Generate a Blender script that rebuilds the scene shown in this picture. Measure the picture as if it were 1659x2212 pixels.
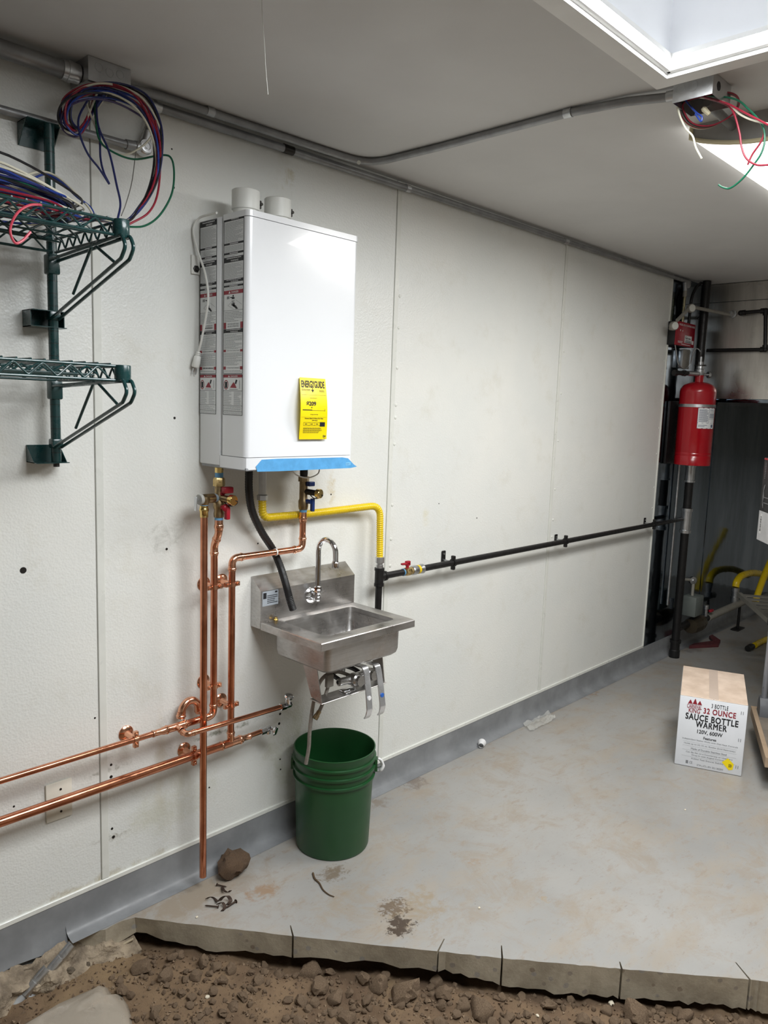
import bpy, bmesh, math, random
from mathutils import Vector as V, Matrix, noise as mnoise
from mathutils.geometry import tessellate_polygon

for o in list(bpy.data.objects):
    bpy.data.objects.remove(o, do_unlink=True)
SC = bpy.context.scene
COL = SC.collection
PI = math.pi
R = math.radians

# ------------------------------------------------------------------ camera
FPX, CX, CY = 1670.0, 829.5, 1106.0
CAM = V((0.0, -2.114, 1.59))
YAW, PITCH, ROLL = R(46.3377601), R(-7.72073524), R(1.98446047)
_f = V((math.sin(YAW)*math.cos(PITCH), math.cos(YAW)*math.cos(PITCH), math.sin(PITCH)))
_r = V((math.cos(YAW), -math.sin(YAW), 0))
_u = _r.cross(_f)
CR = _r*math.cos(ROLL) + _u*math.sin(ROLL)
CU = _u*math.cos(ROLL) - _r*math.sin(ROLL)
CF = _f
cd = bpy.data.cameras.new('camera')
cam = bpy.data.objects.new('camera', cd)
COL.objects.link(cam)
cd.sensor_fit = 'HORIZONTAL'
cd.sensor_width = 36.0
cd.lens = FPX/1659.0*36.0
cd.clip_start = 0.02
cam.matrix_world = Matrix((
    (CR.x, CU.x, -CF.x, CAM.x), (CR.y, CU.y, -CF.y, CAM.y), (CR.z, CU.z, -CF.z, CAM.z), (0, 0, 0, 1)))
SC.camera = cam

def P(px, py, X=None, Y=None, Z=None):
    """photo pixel -> point on the plane X=, Y= or Z= that the thing touches"""
    d = CR*((px-CX)/FPX) - CU*((py-CY)/FPX) + CF
    if X is not None: t = (X-CAM.x)/d.x
    elif Y is not None: t = (Y-CAM.y)/d.y
    else: t = (Z-CAM.z)/d.z
    return CAM + d*t

# ------------------------------------------------------------------ world, exposure
SKYLIGHT_POWER = 62.0      # daylight through the skylight, W
PANE_GLOW = 1.15
FIXTURE_POWER = 30.0        # ceiling light, W
LENS_GLOW = 3.2
w = bpy.data.worlds.new('sky')
SC.world = w
w.use_nodes = True
bg = w.node_tree.nodes['Background']
bg.inputs[0].default_value = (0.80, 0.90, 1.0, 1)
bg.inputs[1].default_value = 1.0
SC.view_settings.view_transform = 'Standard'
SC.view_settings.look = 'None'
SC.view_settings.gamma = 1.0
SC.view_settings.use_curve_mapping = False
SC.view_settings.exposure = 0.0
SX0, SX1, SY0, SY1 = .72, 1.945, -2.40, -1.178      # skylight shaft
ld = bpy.data.lights.new('skylight_daylight', 'AREA')
ld.shape = 'RECTANGLE'; ld.size = SX1-SX0-.02; ld.size_y = SY1-SY0-.02
ld.energy = SKYLIGHT_POWER; ld.color = (.95, .98, 1.0); ld.spread = R(180)
lo_ = bpy.data.objects.new('skylight_daylight', ld); COL.objects.link(lo_)
lo_.location = ((SX0+SX1)/2, (SY0+SY1)/2, 2.462)

# ------------------------------------------------------------------ mesh helpers
ORG = {}

def basis(d):
    d = V(d).normalized()
    a = V((0, 0, 1)) if abs(d.z) < 0.9 else V((1, 0, 0))
    u = d.cross(a).normalized()
    return u, d.cross(u).normalized(), d

class MB:
    def __init__(s):
        s.v, s.f, s.m, s.cur = [], [], [], 0
    def face(s, idx):
        s.f.append(tuple(idx)); s.m.append(s.cur)
    def add(s, vs, fs):
        o = len(s.v)
        s.v += [V(p) for p in vs]
        for f in fs: s.face([i+o for i in f])
        return s
    def quad(s, a, b, c, d):
        return s.add((a, b, c, d), ((0, 1, 2, 3),))
    def box(s, a, b):
        x0, x1 = sorted((a[0], b[0])); y0, y1 = sorted((a[1], b[1])); z0, z1 = sorted((a[2], b[2]))
        return s.add([(x0,y0,z0),(x1,y0,z0),(x1,y1,z0),(x0,y1,z0),(x0,y0,z1),(x1,y0,z1),(x1,y1,z1),(x0,y1,z1)],
            [(0,3,2,1),(4,5,6,7),(0,1,5,4),(1,2,6,5),(2,3,7,6),(3,0,4,7)])
    def obox(s, c, ax, ay, az):
        c, ax, ay, az = V(c), V(ax), V(ay), V(az)
        vs = [c+ax*i+ay*j+az*k for k in (-1, 1) for (i, j) in ((-1,-1),(1,-1),(1,1),(-1,1))]
        return s.add(vs, [(0,3,2,1),(4,5,6,7),(0,1,5,4),(1,2,6,5),(2,3,7,6),(3,0,4,7)])
    def rbox(s, a, b, r=0.005, seg=2, axes=None):
        """bevelled box"""
        bm = bmesh.new()
        bmesh.ops.create_cube(bm, size=1)
        a, b = V(a), V(b)
        for q in bm.verts:
            q.co = V((a[i]+(b[i]-a[i])*(q.co[i]+.5) for i in range(3)))
        es = bm.edges[:]
        if axes:
            es = [e for e in es if max(range(3), key=lambda i: abs((e.verts[0].co-e.verts[1].co)[i])) in axes]
        bmesh.ops.bevel(bm, geom=es, offset=r, segments=seg, affect='EDGES', profile=.5)
        bmesh.ops.recalc_face_normals(bm, faces=bm.faces[:])
        bm.verts.index_update()
        s.add([q.co.copy() for q in bm.verts], [[q.index for q in f.verts] for f in bm.faces])
        bm.free(); return s
    def orbox(s, c, ux, uy, uz, hx, hy, hz, r=.003, seg=2):
        t = MB().rbox((-hx,-hy,-hz), (hx,hy,hz), r, seg)
        ux, uy, uz, c = V(ux).normalized(), V(uy).normalized(), V(uz).normalized(), V(c)
        return s.add([c+ux*p.x+uy*p.y+uz*p.z for p in t.v], t.f)
    def cyl(s, p0, p1, r0, r1=None, n=20, caps=True):
        r1 = r0 if r1 is None else r1
        return s.lathe([(0, r0), ((V(p1)-V(p0)).length, r1)], p0, V(p1)-V(p0), n, caps, caps)
    def lathe(s, prof, org, ax=(0, 0, 1), n=24, cap0=True, cap1=True, hexa=False):
        u, w_, d = basis(ax); org = V(org); o = len(s.v)
        for h, r in prof:
            for k in range(n):
                t = 2*PI*k/n
                s.v.append(org+d*h+u*(r*math.cos(t))+w_*(r*math.sin(t)))
        for i in range(len(prof)-1):
            for k in range(n):
                a = o+i*n+k; b = o+i*n+(k+1) % n
                s.face((a, b, b+n, a+n))
        if cap0: s.face([o+k for k in range(n)][::-1])
        if cap1: s.face([o+(len(prof)-1)*n+k for k in range(n)])
        return s
    def tube(s, pts, r, n=10, caps=True, closed=False):
        pts = [V(p) for p in pts]; L = len(pts); o = len(s.v)
        rr = r if isinstance(r, (list, tuple)) else [r]*L
        tg = []
        for i in range(L):
            a = pts[i-1] if (i or closed) else pts[i]
            b = pts[(i+1) % L] if (i < L-1 or closed) else pts[i]
            d = (b-a)
            tg.append(d.normalized() if d.length > 1e-9 else V((0, 0, 1)))
        u = basis(tg[0])[0]
        for i in range(L):
            u = (u-tg[i]*u.dot(tg[i]))
            u = u.normalized() if u.length > 1e-6 else basis(tg[i])[0]
            w_ = tg[i].cross(u)
            for k in range(n):
                t = 2*PI*k/n
                s.v.append(pts[i]+u*(rr[i]*math.cos(t))+w_*(rr[i]*math.sin(t)))
        for i in range(L if closed else L-1):
            for k in range(n):
                a = o+i*n+k; b = o+i*n+(k+1) % n
                c = o+((i+1) % L)*n+(k+1) % n; d = o+((i+1) % L)*n+k
                s.face((a, b, c, d))
        if caps and not closed:
            s.face([o+k for k in range(n)][::-1]); s.face([o+(L-1)*n+k for k in range(n)])
        return s
    def prism(s, poly, ext):
        poly = [V(p) for p in poly]; ext = V(ext); n = len(poly); o = len(s.v)
        s.v += poly+[p+ext for p in poly]
        for t in tessellate_polygon([poly]):
            s.face([o+i for i in t]); s.face([o+n+i for i in t][::-1])
        for i in range(n):
            j = (i+1) % n
            s.face((o+i, o+j, o+n+j, o+n+i))
        return s
    def ball(s, c, r, n=12, m=8, sc=(1, 1, 1)):
        c = V(c); o = len(s.v)
        s.v.append(c+V((0, 0, -r*sc[2])))
        for i in range(1, m):
            a = -PI/2+PI*i/m
            for k in range(n):
                t = 2*PI*k/n
                s.v.append(c+V((r*sc[0]*math.cos(a)*math.cos(t), r*sc[1]*math.cos(a)*math.sin(t), r*sc[2]*math.sin(a))))
        s.v.append(c+V((0, 0, r*sc[2])))
        for k in range(n):
            s.face((o, o+1+(k+1) % n, o+1+k))
            e = o+1+(m-2)*n
            s.face((e+k, e+(k+1) % n, len(s.v)-1))
        for i in range(m-2):
            for k in range(n):
                a = o+1+i*n+k; b = o+1+i*n+(k+1) % n
                s.face((a, b, b+n, a+n))
        return s
    def build(s, name, mat, parent=None, loc=None, angle=35, fix=True):
        me = bpy.data.meshes.new(name)
        if parent is not None: org = ORG[parent.name]
        elif loc is not None: org = V(loc)
        else:
            xs = [p.x for p in s.v]; ys = [p.y for p in s.v]; zs = [p.z for p in s.v]
            org = V(((min(xs)+max(xs))/2, (min(ys)+max(ys))/2, min(zs)))
        me.from_pydata([p-org for p in s.v], [], s.f)
        ms = mat if isinstance(mat, (list, tuple)) else [mat]
        for m in ms: me.materials.append(m)
        me.polygons.foreach_set('material_index', s.m)
        if fix:
            bm = bmesh.new(); bm.from_mesh(me)
            bmesh.ops.recalc_face_normals(bm, faces=bm.faces[:]); bm.to_mesh(me); bm.free()
        me.shade_smooth()
        me.set_sharp_from_angle(angle=R(angle))
        ob = bpy.data.objects.new(name, me)
        COL.objects.link(ob)
        if parent is not None: ob.parent = parent
        else: ob.location = org
        ORG[ob.name] = org
        return ob

def tag(o, label, cat, group=None):
    o['label'] = label; o['category'] = cat
    if group: o['group'] = group
    return o

def thing(name, label, cat, loc, group=None):
    o = bpy.data.objects.new(name, None)
    COL.objects.link(o)
    o.empty_display_size = .05
    o.location = loc; ORG[o.name] = V(loc)
    return tag(o, label, cat, group)

def struct(o):
    o['kind'] = 'structure'; return o

def catmull(pts, n=8, closed=False):
    pts = [V(p) for p in pts]; out = []; L = len(pts)
    for i in range(L if closed else L-1):
        if closed: a, b, c, d = pts[i-1], pts[i], pts[(i+1) % L], pts[(i+2) % L]
        else:
            b, c = pts[i], pts[i+1]
            a = pts[i-1] if i else b*2-c
            d = pts[i+2] if i+2 < L else c*2-b
        for k in range(n):
            t = k/n
            out.append(.5*((2*b)+(c-a)*t+(2*a-5*b+4*c-d)*t*t+(3*b-a-3*c+d)*t**3))
    if not closed: out.append(pts[-1])
    return out

def fillet(pts, rad, n=8):
    """polyline with rounded corners"""
    pts = [V(p) for p in pts]; out = [pts[0]]
    for i in range(1, len(pts)-1):
        a, b, c = pts[i-1], pts[i], pts[i+1]
        d0 = (a-b).normalized(); d1 = (c-b).normalized()
        ang = d0.angle(d1)
        r_ = rad[i-1] if isinstance(rad, (list, tuple)) else rad
        t = min(r_/max(math.tan(ang/2), 1e-4), (a-b).length*.49, (c-b).length*.49)
        p0, p1 = b+d0*t, b+d1*t
        for k in range(n+1):
            q = k/n
            out.append(p0*(1-q)**2+b*2*q*(1-q)+p1*q*q)
    out.append(pts[-1]); return out

# ------------------------------------------------------------------ materials
def lin(c):
    c /= 255.0
    return c/12.92 if c <= .04045 else ((c+.055)/1.055)**2.4
def S(r, g, b): return (lin(r), lin(g), lin(b))

class NT:
    def __init__(s, name):
        s.mat = bpy.data.materials.new(name); s.mat.use_nodes = True
        s.t = s.mat.node_tree; s.b = s.t.nodes['Principled BSDF']
        s.co = s.t.nodes.new('ShaderNodeTexCoord').outputs['Object']
    def n(s, typ, **kw):
        x = s.t.nodes.new(typ)
        for k, val in kw.items(): setattr(x, k, val)
        return x
    def link(s, a, b): s.t.links.new(a, b)
    def noise(s, scale, detail=4, rough=.5, vec=None, dist=0):
        x = s.n('ShaderNodeTexNoise')
        x.inputs['Scale'].default_value = scale; x.inputs['Detail'].default_value = detail
        x.inputs['Roughness'].default_value = rough; x.inputs['Distortion'].default_value = dist
        s.link(vec or s.co, x.inputs['Vector']); return x.outputs['Fac']
    def ramp(s, fac, lo, hi, a=0.0, b=1.0):
        x = s.n('ShaderNodeMapRange', interpolation_type='SMOOTHSTEP')
        s.link(fac, x.inputs[0])
        for i, val in enumerate((lo, hi, a, b)): x.inputs[i+1].default_value = val
        return x.outputs[0]
    def math(s, op, a, b=None):
        x = s.n('ShaderNodeMath', operation=op)
        for i, q in enumerate((a, b)):
            if q is None: continue
            if isinstance(q, (int, float)): x.inputs[i].default_value = q
            else: s.link(q, x.inputs[i])
        return x.outputs[0]
    def mix(s, fac, a, b, mode='MIX'):
        x = s.n('ShaderNodeMix', data_type='RGBA', blend_type=mode)
        for sock, q in ((x.inputs[0], fac), (x.inputs[6], a), (x.inputs[7], b)):
            if isinstance(q, (int, float)): sock.default_value = q
            elif isinstance(q, (tuple, list)): sock.default_value = (q[0], q[1], q[2], 1)
            else: s.link(q, sock)
        return x.outputs[2]
    def base(s, col): s.link(col, s.b.inputs['Base Color'])
    def bump(s, h, strength=.3, dist=.002):
        x = s.n('ShaderNodeBump'); x.inputs['Strength'].default_value = strength; x.inputs['Distance'].default_value = dist
        s.link(h, x.inputs['Height']); s.link(x.outputs[0], s.b.inputs['Normal'])
    def stain(s, col, c, rad, scol, amt=.8, nscale=20, lo=.35, hi=.65, plane='xz', seed=0):
        """a blotch of dirt with a shape of its own, at a fixed place on the surface"""
        mp = s.n('ShaderNodeMapping')
        s.link(s.co, mp.inputs['Vector'])
        i, j = ('xyz'.index(plane[0]), 'xyz'.index(plane[1]))
        sc = [0.0, 0.0, 0.0]; lo_ = [0.0, 0.0, 0.0]
        sc[i], sc[j] = 1/rad[0], 1/rad[1]
        lo_[i], lo_[j] = -c[0]/rad[0], -c[1]/rad[1]
        mp.inputs['Scale'].default_value = sc; mp.inputs['Location'].default_value = lo_
        ln = s.n('ShaderNodeVectorMath', operation='LENGTH'); s.link(mp.outputs[0], ln.inputs[0])
        fall = s.ramp(ln.outputs['Value'], 0.0, 1.15, 1.0, 0.0)
        nz = s.noise(nscale, 9, .74, None, .4)
        k = s.ramp(s.math('ADD', nz, s.math('MULTIPLY', s.math('SUBTRACT', fall, .62), .36)), lo+.11, hi+.13)
        return s.mix(s.math('MULTIPLY', k, amt), col, scol)

def M(name, col, rough=.5, metal=0.0, var=.08, vscale=12, bump=0.0, bscale=60, coat=0.0, spec=.5, rvar=.1, alpha=None, trans=0, bdist=.001, var2=None, stretch=None):
    t = NT(name)
    vec = None
    if stretch:
        mp = t.n('ShaderNodeMapping'); mp.inputs['Scale'].default_value = stretch
        t.link(t.co, mp.inputs['Vector']); vec = mp.outputs[0]
    nz = t.ramp(t.noise(vscale, 5, .6, vec), .3, .7)
    hi = tuple(min(1, c*(1+var)) for c in col); lo = tuple(c*(1-var) for c in col)
    if var2: lo = var2
    t.base(t.mix(nz, lo, hi))
    t.link(t.ramp(t.noise(vscale*2.3, 4, .6, vec), .3, .7, max(.02, rough-rvar), min(1, rough+rvar)), t.b.inputs['Roughness'])
    t.b.inputs['Metallic'].default_value = metal
    t.b.inputs['Coat Weight'].default_value = coat
    t.b.inputs['Specular IOR Level'].default_value = spec
    if trans: t.b.inputs['Transmission Weight'].default_value = trans
    if alpha is not None: t.b.inputs['Alpha'].default_value = alpha
    if bump: t.bump(t.noise(bscale, 3, .6, vec), bump, bdist)
    return t.mat

def emit(name, col, strength):
    t = NT(name)
    nz = t.noise(3, 2)
    t.base(t.mix(nz, col, tuple(c*.97 for c in col)))
    t.link(t.mix(nz, col, tuple(c*.97 for c in col)), t.b.inputs['Emission Color'])
    t.b.inputs['Emission Strength'].default_value = strength
    return t.mat

MT = {}
MT['white_metal'] = M('white_enamel', S(236, 238, 240), .22, 0, .01, 3, coat=.2, rvar=.03)
MT['white_plastic'] = M('white_plastic', S(228, 228, 222), .4, 0, .02, 6)
MT['copper'] = M('copper', (.66, .29, .17), .2, 1.0, .16, 9, bump=.05, bscale=90, var2=(.50, .19, .11), rvar=.07)
MT['copper_bright'] = M('bright_copper', (.80, .42, .27), .2, 1.0, .1, 20, rvar=.08)
MT['brass'] = M('brass', (.55, .40, .18), .3, 1.0, .15, 30)
MT['brass_dull'] = M('dull_bronze', (.34, .25, .14), .38, 1.0, .2, 40, bump=.2, bscale=200)
MT['brass_bright'] = M('bright_brass', (.80, .58, .22), .18, 1.0, .08, 20)
MT['chrome'] = M('chrome', (.78, .79, .81), .06, 1.0, .04, 8, rvar=.03)
MT['galv'] = M('galvanised_steel', (.50, .51, .52), .38, 1.0, .08, 30, bump=.05, rvar=.1)
MT['galv_bright'] = M('zinc_plated_steel', (.60, .61, .62), .34, 1.0, .06, 30, rvar=.06)
MT['emt'] = M('painted_conduit', (.30, .305, .31), .42, .55, .15, 14, rvar=.1)
MT['steel'] = M('brushed_stainless', (.56, .55, .54), .30, 1.0, .12, 10, bump=.04, bscale=40, rvar=.08, stretch=(1, 8, 40))
MT['blackpipe'] = M('black_iron', S(30, 29, 29), .42, .3, .15, 30, bump=.1, bscale=120)
MT['blackrubber'] = M('black_rubber', S(17, 17, 18), .5, 0, .1, 30)
MT['red_paint'] = M('red_enamel', (.36, .003, .010), .25, 0, .04, 3, coat=.3, rvar=.02)
MT['red_plastic'] = M('red_plastic', (.33, .006, .02), .4, 0, .05, 10)
MT['blue_plastic'] = M('blue_plastic', (.012, .035, .16), .35, 0, .08, 10)
MT['yellow'] = M('yellow_coating', (.78, .55, .01), .32, 0, .05, 12)
MT['green_epoxy'] = M('green_epoxy_coat', (.008, .045, .045), .3, .0, .15, 15, coat=.3)
MT['bucket'] = M('green_plastic', (.010, .066, .018), .36, 0, .10, 4, rvar=.05)
MT['tape'] = M('blue_thread_tape', S(96, 150, 190), .5)
MT['grey_tape'] = M('grey_thread_tape', S(130, 145, 155), .5)
MT['print_black'] = M('black_ink', S(26, 26, 30), .55)
MT['print_red'] = M('red_ink', S(150, 32, 48), .5)
MT['print_white'] = M('white_ink', S(235, 235, 235), .5)
MT['screw'] = M('dark_screw', S(60, 58, 56), .4, .8)
# ------------------------------------------------------------------ the setting
CEIL = 2.445
XL, XR, YF = -2.2, 7.6, -4.6          # room extents
SEAM = [1.017, 2.229, 3.448, 4.676]

t = NT('frp_wall_panel')
n1 = t.ramp(t.noise(1.3, 4, .6), .3, .7)
c = t.mix(n1, S(232, 232, 226), S(224, 226, 222))
c = t.mix(t.math('MULTIPLY', t.ramp(t.noise(5, 6, .7), .52, .75), .25), c, S(196, 190, 168))
for (cx, cz, rx, rz, sc, am, ns) in (
        (1.45, .475, .36, .022, S(92, 96, 70), .85, 34), (1.05, .47, .13, .02, S(110, 108, 84), .7, 40),
        (1.93, 1.29, .045, .12, S(196, 172, 112), .75, 14), (1.84, 1.32, .08, .09, S(196, 182, 140), .45, 18),
        (1.70, 2.33, .05, .07, S(180, 168, 116), .6, 22), (2.47, 1.145, .055, .09, S(214, 204, 160), .55, 6),
        (1.25, 1.17, .14, .10, S(150, 150, 138), .5, 22), (1.25, .30, .4, .2, S(190, 188, 160), .45, 7),
        (1.75, .35, .2, .35, S(172, 176, 140), .55, 6), (1.05, .25, .10, .025, S(118, 106, 74), .75, 45),
        (1.66, 1.17, .22, .05, S(140, 140, 128), .45, 26), (1.22, .45, .05, .45, S(204, 196, 172), .6, 5), (1.0, .12, .5, .05, S(170, 156, 118), .7, 16)):
    c = t.stain(c, (cx, cz), (rx, rz), sc, am, ns)
t.base(c)
t.b.inputs['Roughness'].default_value = .36
vo = t.n('ShaderNodeTexVoronoi'); vo.inputs['Scale'].default_value = 160
t.link(t.co, vo.inputs['Vector'])
t.bump(t.math('ADD', vo.outputs['Distance'], t.noise(90, 3)), .35, .0016)
MT['frp'] = t.mat
MT['strip'] = M('vinyl_strip', S(222, 223, 216), .35, 0, .04, 9)
MT['cove'] = M('grey_cove_base', S(132, 134, 136), .42, 0, .16, 7, bump=.1, bscale=30, rvar=.12)
MT['drywall'] = M('painted_wall', S(216, 215, 210), .6, 0, .03, 2)
MT['ceiling'] = M('painted_ceiling', S(214, 214, 213), .65, 0, .03, 2, bump=.05, bscale=200)
MT['trimwhite'] = M('white_trim', S(238, 238, 236), .4, 0, .03, 6)
MT['shaft'] = M('skylight_shaft_paint', S(240, 242, 246), .5, 0, .02, 3)

t = NT('grey_epoxy_floor')
n1 = t.ramp(t.noise(1.1, 5, .6), .3, .7)
c = t.mix(n1, S(147, 146, 143), S(163, 161, 157))
mp = t.n('ShaderNodeMapping'); mp.inputs['Scale'].default_value = (1, 2.2, 1); mp.inputs['Rotation'].default_value = (0, 0, .5)
t.link(t.co, mp.inputs['Vector'])
c = t.mix(t.math('MULTIPLY', t.ramp(t.noise(2.6, 7, .72, mp.outputs[0]), .47, .66), .6), c, S(160, 149, 134))
c = t.mix(t.math('MULTIPLY', t.ramp(t.noise(11, 8, .75, mp.outputs[0]), .54, .66), .5), c, S(146, 130, 112))
c = t.mix(t.math('MULTIPLY', t.ramp(t.noise(30, 8, .8, mp.outputs[0]), .58, .66), .45), c, S(126, 116, 104))
c = t.mix(t.math('MULTIPLY', t.ramp(t.noise(4.5, 9, .78, None, .6), .48, .64), .5), c, S(150, 136, 118))
c = t.mix(t.math('MULTIPLY', t.ramp(t.noise(85, 4, .7), .66, .71), .7), c, S(96, 84, 72))
def fl(px, py):
    q = P(px, py, Z=0); return (q.x, q.y)
for (px, py, rx, ry, sc, am, ns, lo, hi) in (
        (900, 1965, .26, .2, S(150, 134, 110), .75, 22, .36, .56),
        (1270, 1500, .25, .12, S(140, 112, 82), .7, 18, .42, .6),
        (1500, 1402, .25, .12, S(104, 100, 96), .7, 8, .3, .6),
        (400, 1940, .38, .14, S(146, 134, 118), .9, 10, .30, .5),
        (740, 1945, .34, .2, S(152, 138, 118), .6, 16, .4, .62),
        (570, 1925, .18, .07, S(150, 122, 94), .8, 20, .38, .55),
        (890, 1690, .13, .10, S(120, 108, 98), .75, 20, .36, .5),
        (820, 1735, .13, .09, S(128, 116, 102), .7, 24, .38, .56),
        (850, 1960, .12, .10, S(100, 82, 62), .85, 50, .40, .48),
        (720, 1885, .12, .09, S(112, 98, 80), .8, 50, .38, .5),
        (1030, 1860, .10, .05, S(154, 130, 104), .7, 34, .4, .6),
        (862, 2000, .10, .085, S(66, 52, 40), .95, 42, .38, .44),
        (1175, 1945, .05, .05, S(160, 140, 110), .7, 40, .44, .56),
        (680, 1900, .05, .04, S(116, 100, 80), .7, 50, .45, .6)):
    c = t.stain(c, fl(px, py), (rx, ry), sc, am, ns, lo, hi, 'xy')
t.base(c)
t.link(t.ramp(t.noise(3, 5, .6), .3, .7, .32, .55), t.b.inputs['Roughness'])
t.bump(t.noise(35, 5, .7), .10, .003)
MT['floor'] = t.mat

t = NT('cut_concrete')
c = t.mix(t.ramp(t.noise(9, 6, .65), .3, .7), S(150, 140, 122), S(182, 172, 152))
vo = t.n('ShaderNodeTexVoronoi'); vo.inputs['Scale'].default_value = 30
t.link(t.co, vo.inputs['Vector'])
agg = t.ramp(vo.outputs['Distance'], .22, .30, 1, 0)
sel = t.n('ShaderNodeSeparateColor'); t.link(vo.outputs['Color'], sel.inputs[0])
agg = t.math('MULTIPLY', agg, t.ramp(sel.outputs[0], .55, .6))
c = t.mix(t.math('MULTIPLY', agg, .7), c, t.mix(sel.outputs[1], S(120, 104, 86), S(150, 150, 148)))
t.base(c); t.b.inputs['Roughness'].default_value = .85
t.bump(t.noise(60, 6, .7), .35, .004)
MT['concrete'] = t.mat

t = NT('soil')
c = t.mix(t.ramp(t.noise(4, 7, .65), .32, .68), S(100, 82, 66), S(134, 112, 88))
c = t.mix(t.ramp(t.noise(1.6, 4, .6), .55, .75), c, S(150, 128, 98))
c = t.mix(t.math('MULTIPLY', t.ramp(t.noise(70, 4, .7), .6, .75), .5), c, S(86, 70, 54))
t.base(c); t.b.inputs['Roughness'].default_value = .95
t.b.inputs['Specular IOR Level'].default_value = .2
t.bump(t.noise(55, 8, .75), .6, .012)
MT['soil'] = t.mat
t = NT('soil_clod')
c = t.mix(t.ramp(t.noise(14, 7, .65), .32, .68), S(104, 86, 70), S(144, 124, 102))
t.base(c); t.b.inputs['Roughness'].default_value = .95
t.b.inputs['Specular IOR Level'].default_value = .2
t.bump(t.noise(60, 8, .75), .6, .01)
MT['clod'] = t.mat

O0 = (0, 0, 0)
# left wall: backing, panels, divider strips, steel sheets
wl = struct(MB().box((XL, .004, -.35), (XR, .14, CEIL)).build('wall_left', MT['drywall'], loc=O0))
xs = [XL, -.195]+SEAM
for i in range(5):
    MB().rbox((xs[i]+.0015, 0, .105), (xs[i+1]-.0015, .006, CEIL-.001), .001, 1).build('wall_panel', MT['frp'], wl)
for x in [-.195]+SEAM[:3]:
    m = MB().rbox((x+.0012, -.0028, .125), (x+.024, .004, CEIL-.03), .001, 1)
    m.build('divider_strip', MT['strip'], wl)
MB().rbox((SEAM[3]-.004, -.006, .105), (SEAM[3]+.006, .004, CEIL-.001), .001, 1).build('edge_strip', MT['strip'], wl)
m = MB().rbox((XL, -.006, .108), (SEAM[3]+.004, .004, .124), .002, 1)
m.build('bottom_strip', MT['strip'], wl)
# rivets beside the seams
rv = []
for (x, zs) in ((2.262, [2.02, 1.90, 1.745, 1.60, 1.55, 1.445, 1.20, 1.06, .95]), (3.49, [1.9, 1.69, 1.45, 1.2, 1.04, .95]),
                (4.655, [1.93, 1.80, 1.69, 1.52, 1.36, 1.15, 1.02])):
    for z in zs: rv.append((x, z))
me0 = None
for (x, z) in rv:
    if me0 is None:
        o = MB().lathe([(0, .0065), (.002, .006), (.0035, .003)], (0, 0, 0), (0, -1, 0), 10, False, True).build('rivet', MT['strip'], wl)
        me0 = o.data
    else:
        o = bpy.data.objects.new('rivet', me0); COL.objects.link(o); o.parent = wl
    o.location = (x, 0, z)
me0 = None
for (px, py, r_) in ((375, 405, 4), (371, 322, 2.5), (377, 903, 4), (360, 1186, 4), (50, 1232, 9), (205, 1551, 3), (240, 1652, 4),
                     (240, 1678, 5), (242, 1790, 4), (245, 1808, 5), (222, 1805, 5), (715, 1068, 3), (557, 1174, 3), (948, 1088, 2.5),
                     (1030, 1119, 3), (818, 1233, 3), (605, 1640, 3), (606, 1662, 3), (452, 1701, 3), (30, 1742, 3), (605, 1542, 5), (603, 1563, 5)):
    q = P(px, py, Y=0)
    if me0 is None:
        o = MB().cyl((0, 0, 0), (0, -.0006, 0), 1, n=12).build('screw_hole', MT['screw'], wl); me0 = o.data
    else:
        o = bpy.data.objects.new('screw_hole', me0); COL.objects.link(o); o.parent = wl
    o.location = (q.x, 0, q.z); o.scale = (r_*.001, 1, r_*.001)

t = NT('shade_toned_stainless')  # dim reflections of the hood area put into the steel's colour, darkened and blued
mp = t.n('ShaderNodeMapping'); mp.inputs['Scale'].default_value = (2.2, 2.2, .5); t.link(t.co, mp.inputs['Vector'])
nz = t.ramp(t.noise(1.6, 6, .65, mp.outputs[0]), .35, .7)
t.base(t.mix(nz, (.14, .175, .21), (.27, .32, .37)))
t.b.inputs['Metallic'].default_value = 1
t.link(t.ramp(t.noise(2.5, 5, .6), .3, .7, .05, .13), t.b.inputs['Roughness'])
t.bump(t.noise(2.5, 3, .5), .25, .02)
MT['shadesteel'] = t.mat
t = NT('light_stainless_sheet')
mp = t.n('ShaderNodeMapping'); mp.inputs['Scale'].default_value = (6, 6, .8); t.link(t.co, mp.inputs['Vector'])
nz = t.ramp(t.noise(1.2, 6, .65, mp.outputs[0]), .35, .7)
t.base(t.mix(nz, (.42, .40, .37), (.62, .59, .55)))
t.b.inputs['Metallic'].default_value = 1
t.link(t.ramp(t.noise(2.5, 5, .6), .3, .7, .24, .40), t.b.inputs['Roughness'])
t.bump(t.noise(2.0, 3, .5), .2, .02)
MT['hoodsteel'] = t.mat
MB().box((SEAM[3]+.006, -.001, .0), (5.55, .004, CEIL)).build('steel_sheet', MT['shadesteel'], wl)
MB().box((5.552, -.001, .0), (XR, .004, CEIL)).build('steel_sheet', MT['shadesteel'], wl)
MB().box((5.545, -.004, .1), (5.57, -.001, 1.75)).build('steel_seam', MT['shadesteel'], wl)

# cove base
prof = [(0, .110), (-.004, .110), (-.0045, .05), (-.007, .03), (-.013, .015), (-.023, .006), (-.040, .0015), (-.055, .0008), (0, .0)]
m = MB()
xsx = [.9+.1*i for i in range(68)]
for a, b in zip(xsx[:-1], xsx[1:]):
    o = len(m.v)
    for x in (a, b): m.v += [V((x, y, z)) for y, z in prof]
    n = len(prof)
    for k in range(n-1): m.face((o+k, o+k+1, o+n+k+1, o+n+k))
struct(m.build('baseboard_left', MT['cove'], loc=O0))
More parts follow.
